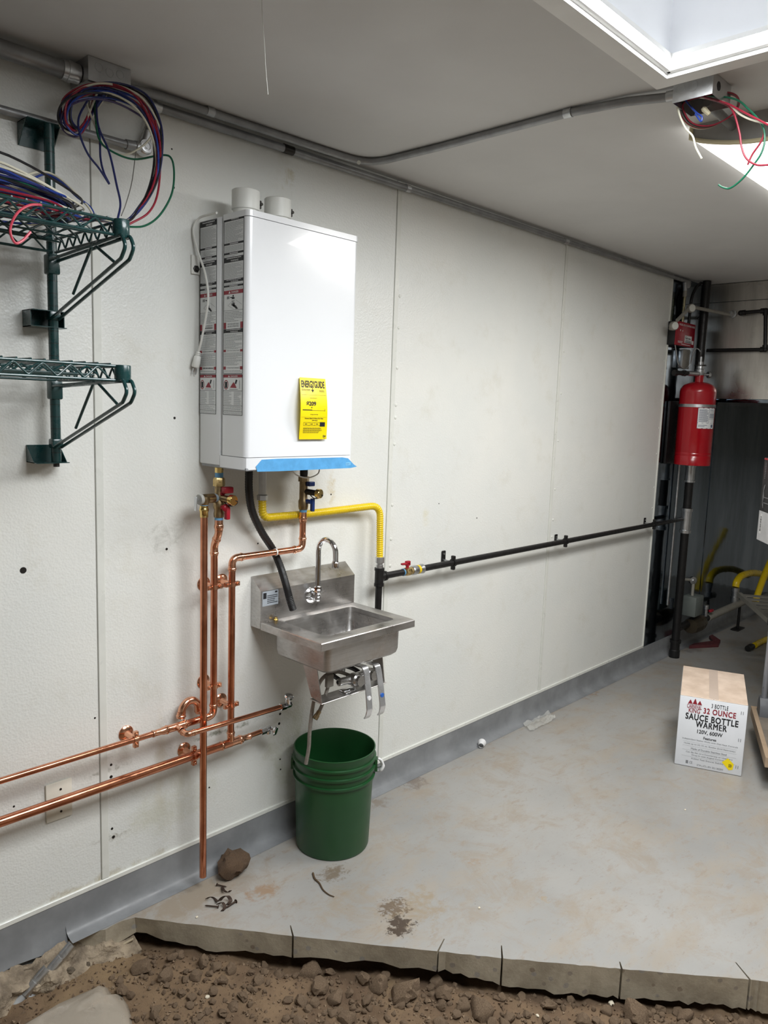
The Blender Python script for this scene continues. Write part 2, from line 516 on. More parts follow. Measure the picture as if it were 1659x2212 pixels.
# piece of the base above the broken slab, its toe torn and curled
m = MB()
random.seed(3)
for i in range(36):
    o = len(m.v)
    for x in (-.9+.05*i, -.9+.05*(i+1)):
        j = mnoise.noise(V((x*6, 1, 2)))*.012
        m.v += [V((x, y, z+(j if z < .04 else 0))) for y, z in ((0, .110), (-.004, .110), (-.005, .06), (-.008, .025), (-.016+j, -.002), (-.02+j, -.02), (0, -.02))]
    for k in range(6): m.face((o+k, o+k+1, o+7+k+1, o+7+k))
struct(m.build('baseboard_left_torn', MT['cove'], loc=O0))

# ---- slab with saw-cut edge
EDGE = [(291, 1982), (468, 2003), (633, 2022), (946, 2055), (1085, 2070), (1240, 2084), (1343, 2093), (1493, 2106), (1620, 2116), (1659, 2121)]
EB = [-.057, -.082, -.067, -.064, -.086, -.098, -.096, -.092, -.097, -.098]
ep = [P(a, b, Z=0) for a, b in EDGE]
dirE = (ep[-1]-ep[0]).normalized(); inw = V((-dirE.y, dirE.x, 0))
if inw.x < 0: inw = -inw
top = []; bot = []
def lerp(a, b, t_): return a+(b-a)*t_
SLOT = {2: (.05, -.4), 3: (.06, .3), 4: (.055, 0), 6: (.03, 0), 8: (.07, -.25)}
random.seed(5)
for i in range(len(ep)-1):
    nseg = 8
    for k in range(nseg):
        u_ = k/nseg
        p = lerp(ep[i], ep[i+1], u_)
        zb = lerp(EB[i], EB[i+1], u_)+random.uniform(-.0045, .0045)
        if k == 0 and i in SLOT:
            dp, sk = SLOT[i]; g = .0028
            inn = (inw+dirE*sk).normalized()*dp
            for q in (p-dirE*g, p-dirE*g*.6+inn, p+dirE*g*.6+inn, p+dirE*g):
                top.append(q); bot.append(V((q.x, q.y, zb)))
        else:
            top.append(p+inw*random.uniform(-.0015, .0015)); bot.append(V((p.x, p.y, zb))+inw*random.uniform(-.003, .012))
far = ep[-1]+dirE*((YF-ep[-1].y)/dirE.y)
for p in (ep[-1], far):
    top.append(p.copy()); bot.append(V((p.x, p.y, -.1)))
rest = [V((XR, YF, 0)), V((XR, .05, 0)), V((.86, .05, 0))]
strip = [P(a, b, Z=0) for a, b in ((105, 2022), (140, 2016), (165, 2018), (200, 2012), (228, 2008), (245, 1998), (262, 1990))]
for p in rest+strip:
    top.append(p.copy()); bot.append(V((p.x, p.y, -.07+random.uniform(-.02, .02))))
m = MB(); nn = len(top)
m.v = [p.copy() for p in top]+[p.copy() for p in bot]
for tri in tessellate_polygon([top]): m.face(tri)
m.cur = 1
for tri in tessellate_polygon([bot]): m.face([nn+i for i in tri][::-1])
for i in range(nn):
    j = (i+1) % nn
    m.face((i, j, nn+j, nn+i))
struct(m.build('floor', [MT['floor'], MT['concrete']], loc=O0, angle=25))

# rough footing left under the wall where the slab was broken away
bm = bmesh.new()
bmesh.ops.create_grid(bm, x_segments=150, y_segments=34, size=.5)
for q in bm.verts:
    x = -.75+(q.co.x+.5)*1.84; s_ = (q.co.y+.5)
    z = -.012-.22*s_
    y = -.012-.10*math.sin(min(1, s_*1.15)*PI*.6)
    p = V((x, y, z))
    p.y += mnoise.fractal(V((x*9, 3, z*14)), .8, 2.1, 6)*.034 - .008
    p.z += mnoise.fractal(V((x*12, 9, z*12)), .8, 2.1, 6)*.022
    p.y = min(p.y, .03)
    q.co = p
m = MB(); bm.verts.index_update()
m.add([q.co.copy() for q in bm.verts], [[q.index for q in f.verts] for f in bm.faces]); bm.free()
MT['footing'] = M('broken_concrete', S(150, 136, 116), .9, 0, .2, 18, bump=.8, bscale=50, bdist=.01, var2=S(98, 86, 72))
struct(m.build('wall_footing', MT['footing'], loc=O0, angle=30))

# ---- soil in the trench
def soil_z(x, y):
    p = V((x, y, 0))
    d = (V((x, y, 0))-ep[0]).dot(inw)       # >0 under the slab
    sE = max(0.0, min(1.0, (V((x, y, 0))-ep[0]).dot(dirE)/1.2))
    z = -.094-.014*sE+mnoise.fractal(p*2.3, 1.0, 2.0, 5)*.022+mnoise.fractal(p*13, .8, 2.1, 4)*.012
    z += .012*math.exp(-((d+.5)/.35)**2)
    if d > -.05: z -= .020*min(1, (d+.05)/.08)
    return z
def axis(a, b, lo, hi, fine, coarse):
    out = [a]; x = a
    while x < b:
        x += fine if lo < x < hi else coarse
        out.append(min(x, b))
    return out
ax_ = axis(XL, 5.0, .35, 2.5, .018, .12); ay_ = axis(YF, .12, -1.95, .1, .018, .12)
m = MB()
m.v = [V((x, y, soil_z(x, y))) for y in ay_ for x in ax_]
nx = len(ax_)
for j in range(len(ay_)-1):
    for i in range(nx-1):
        a = j*nx+i; m.face((a, a+1, a+nx+1, a+nx))
struct(m.build('soil_ground', MT['soil'], loc=O0, angle=60))

# ---- ceiling with skylight opening
m = MB()
OX0, OX1, OY0, OY1 = SX0-.021, SX1+.021, SY0-.021, SY1+.021
for a, b in (((XL, YF, CEIL), (OX0, .14, CEIL+.12)), ((OX1, YF, CEIL), (XR, .14, CEIL+.12)),
             ((OX0, OY1, CEIL), (OX1, .14, CEIL+.12)), ((OX0, YF, CEIL), (OX1, OY0, CEIL+.12))):
    m.box(a, b)
struct(m.build('ceiling', MT['ceiling'], loc=O0))
sk = struct(MB().box((SX0, SY1, CEIL+.0), (SX1, SY1+.02, 3.05)).box((SX1, SY0, CEIL), (SX1+.02, SY1, 3.05))
            .box((SX0-.02, SY0, CEIL), (SX0, SY1, 3.05)).box((SX0, SY0-.02, CEIL), (SX1, SY0, 3.05)).build('window_1', MT['shaft'], loc=O0))
MT['skylight'] = emit('daylight_acrylic', (.95, .98, 1.0), PANE_GLOW)
MB().box((SX0-.02, SY0-.02, 3.05), (SX1+.02, SY1+.02, 3.06)).build('skylight_pane', MT['skylight'], sk)
# lip inside the shaft and stepped trim on the ceiling
m = MB()
tr = struct(MB().box((SX0-.048, SY1, CEIL-.022), (SX1+.048, SY1+.048, CEIL+.001)).box((SX1, SY0, CEIL-.022), (SX1+.048, SY1, CEIL+.001))
            .box((SX0-.048, SY0-.048, CEIL-.022), (SX1+.048, SY0, CEIL+.001)).box((SX0-.048, SY0, CEIL-.022), (SX0, SY1, CEIL+.001)).build('trim_1', MT['trimwhite'], loc=O0))
for a, b in (((SX0, SY1-.014, CEIL-.012), (SX1, SY1+.004, CEIL+.03)), ((SX1-.014, SY0, CEIL-.012), (SX1+.004, SY1, CEIL+.03))):
    MB().rbox(a, b, .003).build('inner_bead', MT['trimwhite'], tr)

# the other walls of the room
struct(MB().box((XR, YF, -.35), (XR+.12, .14, CEIL)).build('wall_back', MT['drywall'], loc=O0))
struct(MB().box((XL-.12, YF, -.35), (XL, .14, CEIL)).build('wall_front', MT['drywall'], loc=O0))
struct(MB().box((XL-.12, YF-.12, -.35), (XR+.12, YF, CEIL)).build('wall_right', MT['drywall'], loc=O0))
# ------------------------------------------------------------------ flat print helpers
def text_geo(s, weight=0.0, space=1.0):
    cu = bpy.data.curves.new('t', 'FONT'); cu.body = s; cu.size = 1; cu.offset = weight
    cu.resolution_u = 3; cu.space_character = space
    ob = bpy.data.objects.new('t', cu); COL.objects.link(ob)
    dg = bpy.context.evaluated_depsgraph_get(); dg.update()
    me = bpy.data.meshes.new_from_object(ob.evaluated_get(dg))
    vs = [v.co.copy() for v in me.vertices]; fs = [tuple(p.vertices) for p in me.polygons]
    bpy.data.objects.remove(ob); bpy.data.curves.remove(cu); bpy.data.meshes.remove(me)
    return vs, fs

def text_into(mb, s, surf, u0, v0, u1, v1, weight=.01, space=1.0):
    """lettering stretched into the rectangle u0..u1, v0..v1 of a surface"""
    if 'M' in s and weight > 0:
        # heavier stroke by overprinting, each pass a hair above the last
        p = surf((u0+u1)/2, (v0+v1)/2)
        nrm = (surf(u1, v0)-surf(u0, v0)).cross(surf(u0, v1)-surf(u0, v0)).normalized()
        if nrm.dot(CAM-p) < 0: nrm = -nrm
        w_ = weight*(u1-u0)/max(4, len(s)*.62)
        for k, du_ in enumerate((-w_, 0, w_)):
            text_into(mb, s, (lambda u, v, k=k, du_=du_: surf(u+du_, v)+nrm*(.00012*k)), u0, v0, u1, v1, 0, space)
        return mb
    vs, fs = text_geo(s, weight, space)
    if not vs: return mb
    x0 = min(p.x for p in vs); x1 = max(p.x for p in vs); y0 = min(p.y for p in vs); y1 = max(p.y for p in vs)
    mb.add([surf(u0+(p.x-x0)/(x1-x0)*(u1-u0), v0+(p.y-y0)/(y1-y0)*(v1-v0)) for p in vs], fs)
    return mb

def rect_into(mb, surf, u0, v0, u1, v1, nu=1, nv=1):
    o = len(mb.v)
    for j in range(nv+1):
        for i in range(nu+1):
            mb.v.append(surf(u0+(u1-u0)*i/nu, v0+(v1-v0)*j/nv))
    for j in range(nv):
        for i in range(nu):
            a = o+j*(nu+1)+i; mb.face((a, a+1, a+nu+2, a+nu+1))
    return mb

def lines_into(mb, surf, u0, v0, u1, v1, pitch, fill=.5, rnd=None, ragged=.45):
    """rows of small print, broken into words"""
    rnd = rnd or random.Random(1)
    v = v1-pitch*.9
    while v > v0:
        end = u0+(u1-u0)*(1-rnd.random()*ragged if rnd.random() < .4 else 1.0)
        u = u0
        while u < end:
            wd = min((u1-u0)*rnd.uniform(.05, .16), end-u)
            rect_into(mb, surf, u, v, u+wd*.88, v+pitch*fill); u += wd
        v -= pitch
    return mb

# ------------------------------------------------------------------ tankless water heater
HX0, HX1, HYF, HZ0, HZ1 = 1.357, 1.793, -.25, 1.392, 2.130
hw = thing('water_heater', 'white wall-hung tankless water heater with warning labels and yellow energy tag', 'water heater', (1.575, -.125, HZ0))
MB().rbox((HX0, -.117, HZ0+.004), (HX1, -.008, HZ1-.002), .004).build('rear_casing', MT['white_metal'], hw)
fc = MB().rbox((HX0, HYF, HZ0+.037), (HX1, -.1188, HZ1-.0185), .017, 5, axes=(2,)).build('front_cover', MT['white_metal'], hw)
MB().rbox((HX0-.0012, HYF-.0015, HZ1-.017), (HX1+.0018, -.1188, HZ1), .017, 5, axes=(2,)).build('top_cap', MT['white_metal'], hw)
m = MB()
bp = [(HX0, -.1188), (HX0, HYF+.018), (HX0+.006, HYF+.005), (HX0+.018, HYF), (HX1-.018, HYF), (HX1-.006, HYF+.005), (HX1, HYF+.018), (HX1, -.1188)]
m.prism([(x, y, HZ0+.0355) for x, y in bp], (0, 0, -.0355))
m.build('bottom_skirt', MT['white_metal'], hw)
MB().rbox((HX0+.004, -.2475, HZ0-.004), (HX1-.004, -.012, HZ0+.006), .003).build('base_plate', M('grey_base', S(150, 152, 155), .4), hw)
for (px, py) in ((531, 430), (600, 450)):
    q = P(px, py, Y=-.13)
    m = MB().lathe([(0, .037), (.026, .037), (.028, .0415), (.082, .0415), (.084, .039), (.083, .035), (.02, .035)], (q.x, -.13, HZ1), n=36, cap0=False, cap1=False)
    vcol = m.build('vent_collar', MT['white_plastic'], hw)
    m = MB().rbox((q.x+.040, -.142, HZ1+.040), (q.x+.050, -.124, HZ1+.064), .002).cyl((q.x+.045, -.15, HZ1+.052), (q.x+.045, -.116, HZ1+.052), .0045, n=10)
    m.build('clamp_screw', MT['screw'], vcol)
# side wall bracket
q = P(418, 567, Y=-.004)
br = MB().rbox((q.x-.008, -.006, q.z-.034), (HX0+.012, -.002, q.z+.022), .001, 1).build('mounting_bracket', MT['white_plastic'], hw)
MB().lathe([(0, .011), (.002, .011), (.003, .006), (.008, .006)], (q.x+.008, -.006, q.z-.018), (0, -1, 0), 6).build('bracket_screw', MT['screw'], br)

# printed warning labels on the side
MT['label'] = M('label_paper', S(232, 234, 234), .45, 0, .02, 5)
MT['ink_grey'] = M('small_print_ink', S(124, 126, 130), .6)
def zc(y): return P(526, y, X=HX0).z
BANDS = [('k', 459, 471), ('t', 473, 518, 1.55), ('k', 519, 523.5), ('t', 525, 539, 1.55), ('k', 540, 544.5), ('t', 545.5, 550, 1.6), ('k', 550.5, 562),
         ('t', 564, 598, 1.55), ('k', 599, 606), ('t', 607, 611.5, 1.6), ('k', 612, 616), ('t', 617, 622, 2.2), ('r', 623.5, 632), ('hand', 633, 667),
         ('t', 669, 693, 3.0), ('rb', 694, 708), ('k', 708.5, 717), ('t', 718, 753, 2.1), ('rb', 754, 759), ('t', 760, 790, 2.0), ('rb', 791, 798), ('t', 799, 804.5, 1.8),
         ('r', 809.5, 815.5), ('fire', 816, 844), ('t2', 846, 876, 1.8), ('t', 878, 889, 2.0), ('t', 891, 896, 2.0)]
FR = ('POUR VOTRE SECURITE', 'LIRE AVANT DE METTRE EN MARCHE'), ('FOR YOUR SAFETY READ', 'BEFORE OPERATING')
for ci, (ya, yb) in enumerate(((431, 468), (483, 526))):
    y0 = P(ya, 700, X=HX0).y-.003 if ci == 0 else P(ya, 700, X=HX0).y
    y1 = P(yb, 700, X=HX0).y
    if ci == 1: y1 = max(y1, -.2325)
    def sf(u, v, dx=0.0): return V((HX0-.0004-dx, y0+(y1-y0)*u, v))
    s0 = lambda u, v: sf(u, v)
    s1 = lambda u, v: sf(u, v, .0003)
    s2 = lambda u, v: sf(u, v, .0006)
    m = MB()
    rect_into(m, s0, 0, zc(806.5), 1, zc(458)); rect_into(m, s0, 0, zc(897.5), 1, zc(809))
    lb = m.build('warning_label', MT['label'], hw, fix=False)
    lb['label'] = ('French' if ci == 0 else 'English')+' warning label column with red and black headings'
    blk, red, gry, wht = MB(), MB(), MB(), MB()
    rr_ = random.Random(20+ci)
    for (a0, a1) in ((458, 806.5), (809, 897.5)):          # frame lines
        for u in (0, .975): rect_into(blk, s1, u, zc(a1), u+.025, zc(a0))
        for v in (a0, a1): rect_into(blk, s1, 0, zc(v)-.0007, 1, zc(v)+.0007)
    rect_into(blk, s1, 0, zc(845.3), 1, zc(844.5)); rect_into(blk, s1, 0, zc(877.5), 1, zc(876.8)); rect_into(blk, s1, 0, zc(890.4), 1, zc(889.8))
    rect_into(blk, s1, 0, zc(668), 1, zc(667.4))
    for b in BANDS:
        kind, a0, a1 = b[:3]; zt, zb = zc(a0), zc(a1)
        if kind == 'k':
            rect_into(blk, s1, 0, zb, 1, zt)
            if a1-a0 > 6:
                text_into(wht, 'WARNING' if ci else 'AVERTISSEMENT', s2, .36, zb+(zt-zb)*.12, .74, zb+(zt-zb)*.46, .01)
                lines_into(wht, s2, .15, zb+(zt-zb)*.66, .88, zb+(zt-zb)*.96, (zt-zb)*.3, .5, rr_, 0)
            else: lines_into(wht, s2, .3, zb+(zt-zb)*.2, .72, zb+(zt-zb)*.8, (zt-zb)*.6, .7, rr_, 0)
        elif kind == 'r':
            rect_into(red, s1, 0, zb, 1, zt)
            text_into(wht, 'DANGER', s2, .40, zb+(zt-zb)*.22, .76, zb+(zt-zb)*.76, .01)
            wht.add([s2(.26, zb+(zt-zb)*.2), s2(.36, zb+(zt-zb)*.2), s2(.31, zb+(zt-zb)*.85)], [(0, 1, 2)])
        elif kind == 'rb':
            rect_into(red, s1, 0, zb, .14, zt); rect_into(red, s1, .86, zb, 1, zt)
            hh = zt-zb
            if hh > .015:
                text_into(gry, FR[ci][0], s1, .22, zb+hh*.58, .78, zb+hh*.85, .005); text_into(gry, FR[ci][1], s1, .22, zb+hh*.22, .78, zb+hh*.49, .005)
            else: text_into(gry, ('OPERATING INSTRUCTIONS' if a0 < 780 else 'TO TURN OFF GAS TO APPLIANCE') if ci else ('MODE D EMPLOI' if a0 < 780 else 'COMMENT COUPER L ADMISSION DE GAZ'), s1, .18, zb+hh*.3, .82, zb+hh*.75, .004)
        elif kind == 't': lines_into(gry, s1, .06, zb, .95, zt, b[3]*.00145, .28, rr_)
        elif kind == 't2':
            lines_into(gry, s1, .06, zb, .44, zt, b[3]*.00145, .28, rr_); lines_into(gry, s1, .56, zb, .92, zt, b[3]*.00145, .28, rr_)
        elif kind == 'hand':
            h = zt-zb
            for (ua, va, ub, vb) in ((.18, .72, .22, .9), (.25, .72, .29, .9), (.34, .78, .46, .84), (.42, .7, .56, .82), (.46, .84, .52, .96)):
                rect_into(blk, s1, ua, zb+va*h, ub, zb+vb*h)
            text_into(blk, 'HOT', s1, .42, zb+.52*h, .56, zb+.62*h, .0)
            blk.add([s1(.46, zb+.3*h), s1(.62, zb+.28*h), s1(.74, zb+.04*h), s1(.64, zb+.04*h)], [(0, 1, 2, 3)])
            for (ua, va) in ((.38, .34), (.40, .43), (.46, .50), (.53, .46)):
                blk.add([s1(ua, zb+va*h), s1(ua+.03, zb+(va+.02)*h), s1(.58, zb+.22*h), s1(.52, zb+.2*h)], [(0, 1, 2, 3)])
            for (ua, va, ub, vb) in ((.22, .3, .45, .58), (.22, .3, .5, .06), (.62, .62, .92, .3)):
                d_ = .004
                blk.add([s1(ua, zb+va*h), s1(ua+.012, zb+va*h), s1(ub+.012, zb+vb*h), s1(ub, zb+vb*h)], [(0, 1, 2, 3)])
        elif kind == 'fire':
            h = zt-zb
            o_ = []; n_ = 20
            for k in range(n_):
                a = 2*PI*k/n_
                o_.append((s1(.16+.12*math.cos(a), zb+.45*h+.38*h*math.sin(a)), s1(.16+.095*math.cos(a), zb+.45*h+.31*h*math.sin(a))))
            for k in range(n_):
                a_, b_ = o_[k], o_[(k+1) % n_]
                red.add([a_[0], b_[0], b_[1], a_[1]], [(0, 1, 2, 3)])
            rect_into(blk, s1, .10, zb+.2*h, .22, zb+.68*h)
            red.add([s1(.36, zb+.22*h), s1(.70, zb+.2*h), s1(.62, zb+.5*h), s1(.54, zb+.66*h), s1(.47, zb+.5*h)], [(0, 1, 2, 3, 4)])
            blk.add([s1(.60, zb+.55*h), s1(.68, zb+.5*h), s1(.74, zb+.82*h), s1(.66, zb+.86*h)], [(0, 1, 2, 3)])
            rect_into(gry, s1, .33, zb+.07*h, .76, zb+.11*h); rect_into(gry, s1, .84, zb+.15*h, .86, zb+.8*h)
    for mb_, nm, mt_ in ((blk, 'black_print', 'print_black'), (red, 'red_print', 'print_red'), (gry, 'small_print', 'ink_grey'), (wht, 'white_print', 'print_white')):
        if mb_.f: mb_.build(nm, MT[mt_], lb, fix=False)['kind'] = 'stuff'

# yellow energy tag, curling off the front cover
MT['tagyellow'] = M('yellow_paper', S(250, 224, 10), .42, 0, .02, 5)
TU = P(645, 815, Y=-.252); TV = P(703, 949, Y=-.252)
def tsurf(u, v, d=0.0):
    x = 1.551+.106*u; z = 1.672-.190*v
    bow = .004+.020*math.sin(PI*min(1, v*1.02))**1.2*(1-.45*u)+.004*v
    x += -.022*math.sin(PI*min(1, max(0, v)))**1.3*(1-.7*u)*.5+.008*v*u
    return V((x, -.2515-bow-d, z-.003*u*0))
m = MB(); nu, nv = 6, 14
for dd in (0, 1):
    o = len(m.v)
    for j in range(nv+1):
        for i in range(nu+1): m.v.append(tsurf(i/nu, j/nv, -.0004*dd))
    for j in range(nv):
        for i in range(nu):
            a = o+j*(nu+1)+i
            m.face((a, a+nu+1, a+nu+2, a+1) if dd == 0 else (a, a+1, a+nu+2, a+nu+1))
tg_ = m.build('energy_tag', MT['tagyellow'], hw, fix=False); tg_['label'] = 'yellow paper energy guide tag'
ts = lambda u, v: tsurf(u, 1-v, .0006)
pm = MB()
text_into(pm, 'ENERGYGUIDE', ts, .05, .84, .94, .955, .03)
rect_into(pm, ts, .455, .80, .475, .88); pm.add([ts(.41, .81), ts(.52, .81), ts(.465, .765)], [(0, 1, 2)])
for v in (.725, .365): rect_into(pm, ts, .02, v-.001, .97, v+.001, 4, 1)
text_into(pm, '$209', ts, .21, .54, .57, .62, .035)
pm.add([ts(.38, .53), ts(.43, .53), ts(.405, .507)], [(0, 1, 2)])
rect_into(pm, ts, .07, .475, .42, .487, 2, 1); rect_into(pm, ts, .07, .474, .90, .478, 4, 1); rect_into(pm, ts, .895, .465, .905, .50)
for v, s_, ua, ub in ((.665, 'Estimated Yearly Energy Cost', .35, .62), (.40, 'Cost Range of Similar Models', .35, .64), (.335, 'Maximum Gallons Per Minute of Hot Water', .16, .84), (.30, '(GPM Rating)', .42, .62)):
    text_into(pm, s_, ts, ua, v, ub, v+.016 if v > .37 else v+.022, .004 if v > .37 else .012)
lines_into(pm, ts, .05, .785, .38, .82, .014, .45, random.Random(2), 0); lines_into(pm, ts, .72, .775, .92, .81, .014, .45, random.Random(3), .2)
lines_into(pm, ts, .12, .09, .80, .20, .016, .35, random.Random(4), .4)
for k in range(3):
    ua = .12+k*.20
    for (a_, b_, c_, d_) in ((ua, .225, ua+.2, .229), (ua, .275, ua+.2, .279), (ua, .225, ua+.005, .279)): rect_into(pm, ts, a_, b_, c_, d_)
    rect_into(pm, ts, ua+.05, .247, ua+.14, .257)
rect_into(pm, ts, .72, .212, .91, .285)
for (a_, b_, c_, d_) in ((.86, .03, .89, .07), (.91, .035, .95, .065), (.875, .015, .95, .022)): rect_into(pm, ts, a_, b_, c_, d_)
pm.build('tag_print', MT['print_black'], tg_, fix=False)['kind'] = 'stuff'

# blue protective film on the lower edge of the front
MT['film'] = M('blue_film', S(96, 168, 222), .12, 0, .08, 30, bump=.5, bscale=28, coat=.6, bdist=.004)
m = MB()
fpx = [(553, 1008), (566, 993), (600, 991), (740, 988), (752, 990), (764, 1003), (771, 1008), (757, 1011), (600, 1018), (556, 1019)]
poly = [P(a, b, Y=-.2525) for a, b in fpx]
m.prism(poly, (0, .0015, 0))
fo = m.build('blue_film_strip', MT['film'], hw); fo['label'] = 'blue protective film along the lower front edge'
q0 = P(747, 999, Y=-.253); q1 = P(757, 1005, Y=-.253)
ff = lambda u, v: V((q0.x+(q1.x-q0.x)*u, -.2531, q1.z+(q0.z-q1.z)*v))
m = MB(); rect_into(m, ff, 0, 0, 1, 1); m.build('film_badge', M('pale_blue_badge', S(134, 200, 238), .3), fo, fix=False)
m = MB(); text_into(m, 'IDC', lambda u, v: ff(u, v)+V((0, -.0003, 0)), .15, .25, .85, .75, .01); m.build('badge_print', M('blue_ink', S(60, 120, 190), .4), fo, fix=False)

# power cord with two-prong plug
cpts = [P(466, 465, Y=-.04), P(440, 468, Y=-.03), P(421, 490, Y=-.02), P(418, 510, Y=-.03), (1.349, -.02, P(432, 560, Y=-.02).z), (1.350, -.045, P(446, 600, X=1.35).z)]
cpts = [P(468, 462, X=1.356)+V((0, 0, .003)), P(450, 464, X=1.352), P(432, 470, X=1.345), P(420, 486, X=1.335), P(418, 505, X=1.332), P(428, 545, X=1.34), P(443, 590, X=1.346), P(450, 640, X=1.347), P(444, 690, X=1.345), P(434, 740, X=1.342), P(429, 760, X=1.341)]
MB().tube(catmull(cpts, 8), .0034, 10).build('power_cord', MT['white_plastic'], hw)
a = P(429, 760, X=1.341); b = P(421, 797, X=1.335); d = (b-a).normalized()
pg = MB().lathe([(0, .006), (.004, .0075), (.005, .005), (.009, .0085), (.010, .0055), (.014, .0095), (.016, .011), (.045, .0125), (.048, .011)], a, d, 14)
pl_ = pg.build('plug', MT['white_plastic'], hw)
u_, w_, _ = basis(d)
for s_ in (-1, 1):
    MB().obox(b+d*.008+w_*.0055*s_, u_*.003, w_*.0008, d*.009).build('prong', MT['galv_bright'], pl_)
# white sensor cable loop below the heater
cp = [P(628, 1012, Y=-.14), P(640, 1026, Y=-.14), P(665, 1032, Y=-.14), P(686, 1024, Y=-.14), P(691, 1010, Y=-.14)]
MB().tube(catmull(cp, 8), .0022, 8).build('sensor_cable', MT['white_plastic'], hw)

# ------------------------------------------------------------------ plumbing helpers
def ribs(mb, p, d, L, r, n=20, k=1.12):
    """press-fit socket with bead"""
    mb.lathe([(0, r*1.02), (0, r*k), (L*.42, r*k), (L*.50, r*k*1.10), (L*.62, r*k*1.16), (L*.74, r*k*1.10), (L*.80, r*k), (L, r*k*.99), (L, r)], p, d, n, False, False)
    return mb

def elbow(parent, corner, d0, d1, r, name='elbow', mat='copper_bright', leg=2.0):
    """d0 points back along the incoming pipe, d1 forward along the outgoing one"""
    corner, d0, d1 = V(corner), V(d0).normalized(), V(d1).normalized()
    t_ = r*leg
    m = MB()
    arc = []
    for k in range(11):
        q = k/10
        arc.append((corner+d0*t_)*(1-q)**2+corner*2*q*(1-q)*1.0+(corner+d1*t_)*q*q)
    m.tube(arc, r*1.10, 18, caps=False)
    ribs(m, corner+d0*t_, d0, r*1.9, r); ribs(m, corner+d1*t_, d1, r*1.9, r)
    return m.build(name, MT[mat], parent)

def tee(parent, c, axis, branch, r, rb=None, name='tee', mat='copper_bright'):
    c, axis, branch = V(c), V(axis).normalized(), V(branch).normalized(); rb = rb or r
    m = MB()
    m.cyl(c-axis*r*1.9, c+axis*r*1.9, r*1.10, n=20)
    m.cyl(c, c+branch*r*1.9, rb*1.10, n=20)
    ribs(m, c+axis*r*1.9, axis, r*1.7, r); ribs(m, c-axis*r*1.9, -axis, r*1.7, r); ribs(m, c+branch*r*1.9, branch, rb*1.7, rb)
    return m.build(name, MT[mat], parent)

def hanger(p, d, r, label, group='copper bell hangers holding the pipes'):
    """bell hanger: flange on the wall, neck and two-bolt ring round the pipe"""
    p = V(p); d = V(d).normalized(); side = d.cross(V((0, 1, 0))).normalized()
    o = thing('pipe_hanger', label, 'pipe hanger', (p.x, 0, p.z), group)
    MB().lathe([(0, .024), (.0025, .024), (.0055, .021), (.008, .0155), (.010, .011), (.020, .0085), (-p.y-r, .008)], (p.x, -.0002, p.z), (0, -1, 0), 24, True, True).build('wall_flange', MT['copper_bright'], o)
    m = MB().lathe([(-.007, r*1.01), (-.007, r*1.22), (.007, r*1.22), (.007, r*1.01)], p, d, 20, False, False)
    ring = m.build('pipe_ring', MT['copper_bright'], o)
    for s_ in (-1, 1):
        e = p+side*s_*(r*1.22+.006)
        m = MB().obox(e, side*.008, d*.007, V((0, .006, 0)))
        ear = m.build('ear', MT['copper_bright'], ring)
        MB().lathe([(0, .0055), (.003, .005), (.005, .003)], e+V((0, -.006, 0)), (0, -1, 0), 12).build('bolt', MT['copper_bright'], ring)
    return o

YP = -.06
UPZ = V((0, 0, 1)); XV = V((1, 0, 0)); YV = V((0, 1, 0))
def at(px, py, y=YP): return P(px, py, Y=y)

# --- relief discharge pipe, hanging open above the floor
YR = -.095
xr = at(439.5, 1500, YR).x
zt_ = at(440, 1092, YR).z; zb_ = at(439, 1893, YR).z
rp = thing('relief_pipe', 'tall straight copper discharge pipe dropping from relief valve to just above floor', 'pipe', (xr, YR, zb_))
MB().lathe([(0, .0095), (0, .0111), (zt_-zb_-.03, .0111)], (xr, YR, zb_), n=20, cap0=False).build('pipe', MT['copper'], rp)
m = MB(); ribs(m, (xr, YR, zt_-.036), (0, 0, 1), .036, .0111, k=1.15); m.build('brass_adapter', MT['brass_bright'], rp)

# --- hot outlet valve with relief valve on its side
YH = -.085
xh = at(473, 1070, YH).x
def zh(py): return at(473, py, YH).z
hv = thing('hot_isolation_valve', 'bronze hot-water service valve with two red handles under the heater', 'valve', (xh, YH, zh(1122)))
m = MB()
m.lathe([(0, .013), (zh(1010)-zh(1021), .013)], (xh, YH, zh(1021)), n=6)
m.build('brass_nipple', MT['brass_bright'], hv)
MB().cyl((xh, YH, zh(1031)), (xh, YH, zh(1021)), .0128, n=20).build('thread_tape', MT['tape'], hv)
MB().lathe([(0, .0185), (zh(1035)-zh(1050), .0185), (zh(1031)-zh(1050), .0145)], (xh, YH, zh(1050)), n=6).build('union_nut', MT['brass'], hv)
MB().lathe([(0, .0155), (.012, .0165), (.022, .0145), (.030, .0175), (.047, .0175), (.055, .014), (zh(1050)-zh(1117), .014)], (xh, YH, zh(1117)), n=24).build('valve_body', MT['brass_dull'], hv)
MB().cyl((xh, YH, zh(1123)), (xh, YH, zh(1117)), .0133, n=20).build('thread_tape', MT['tape'], hv)
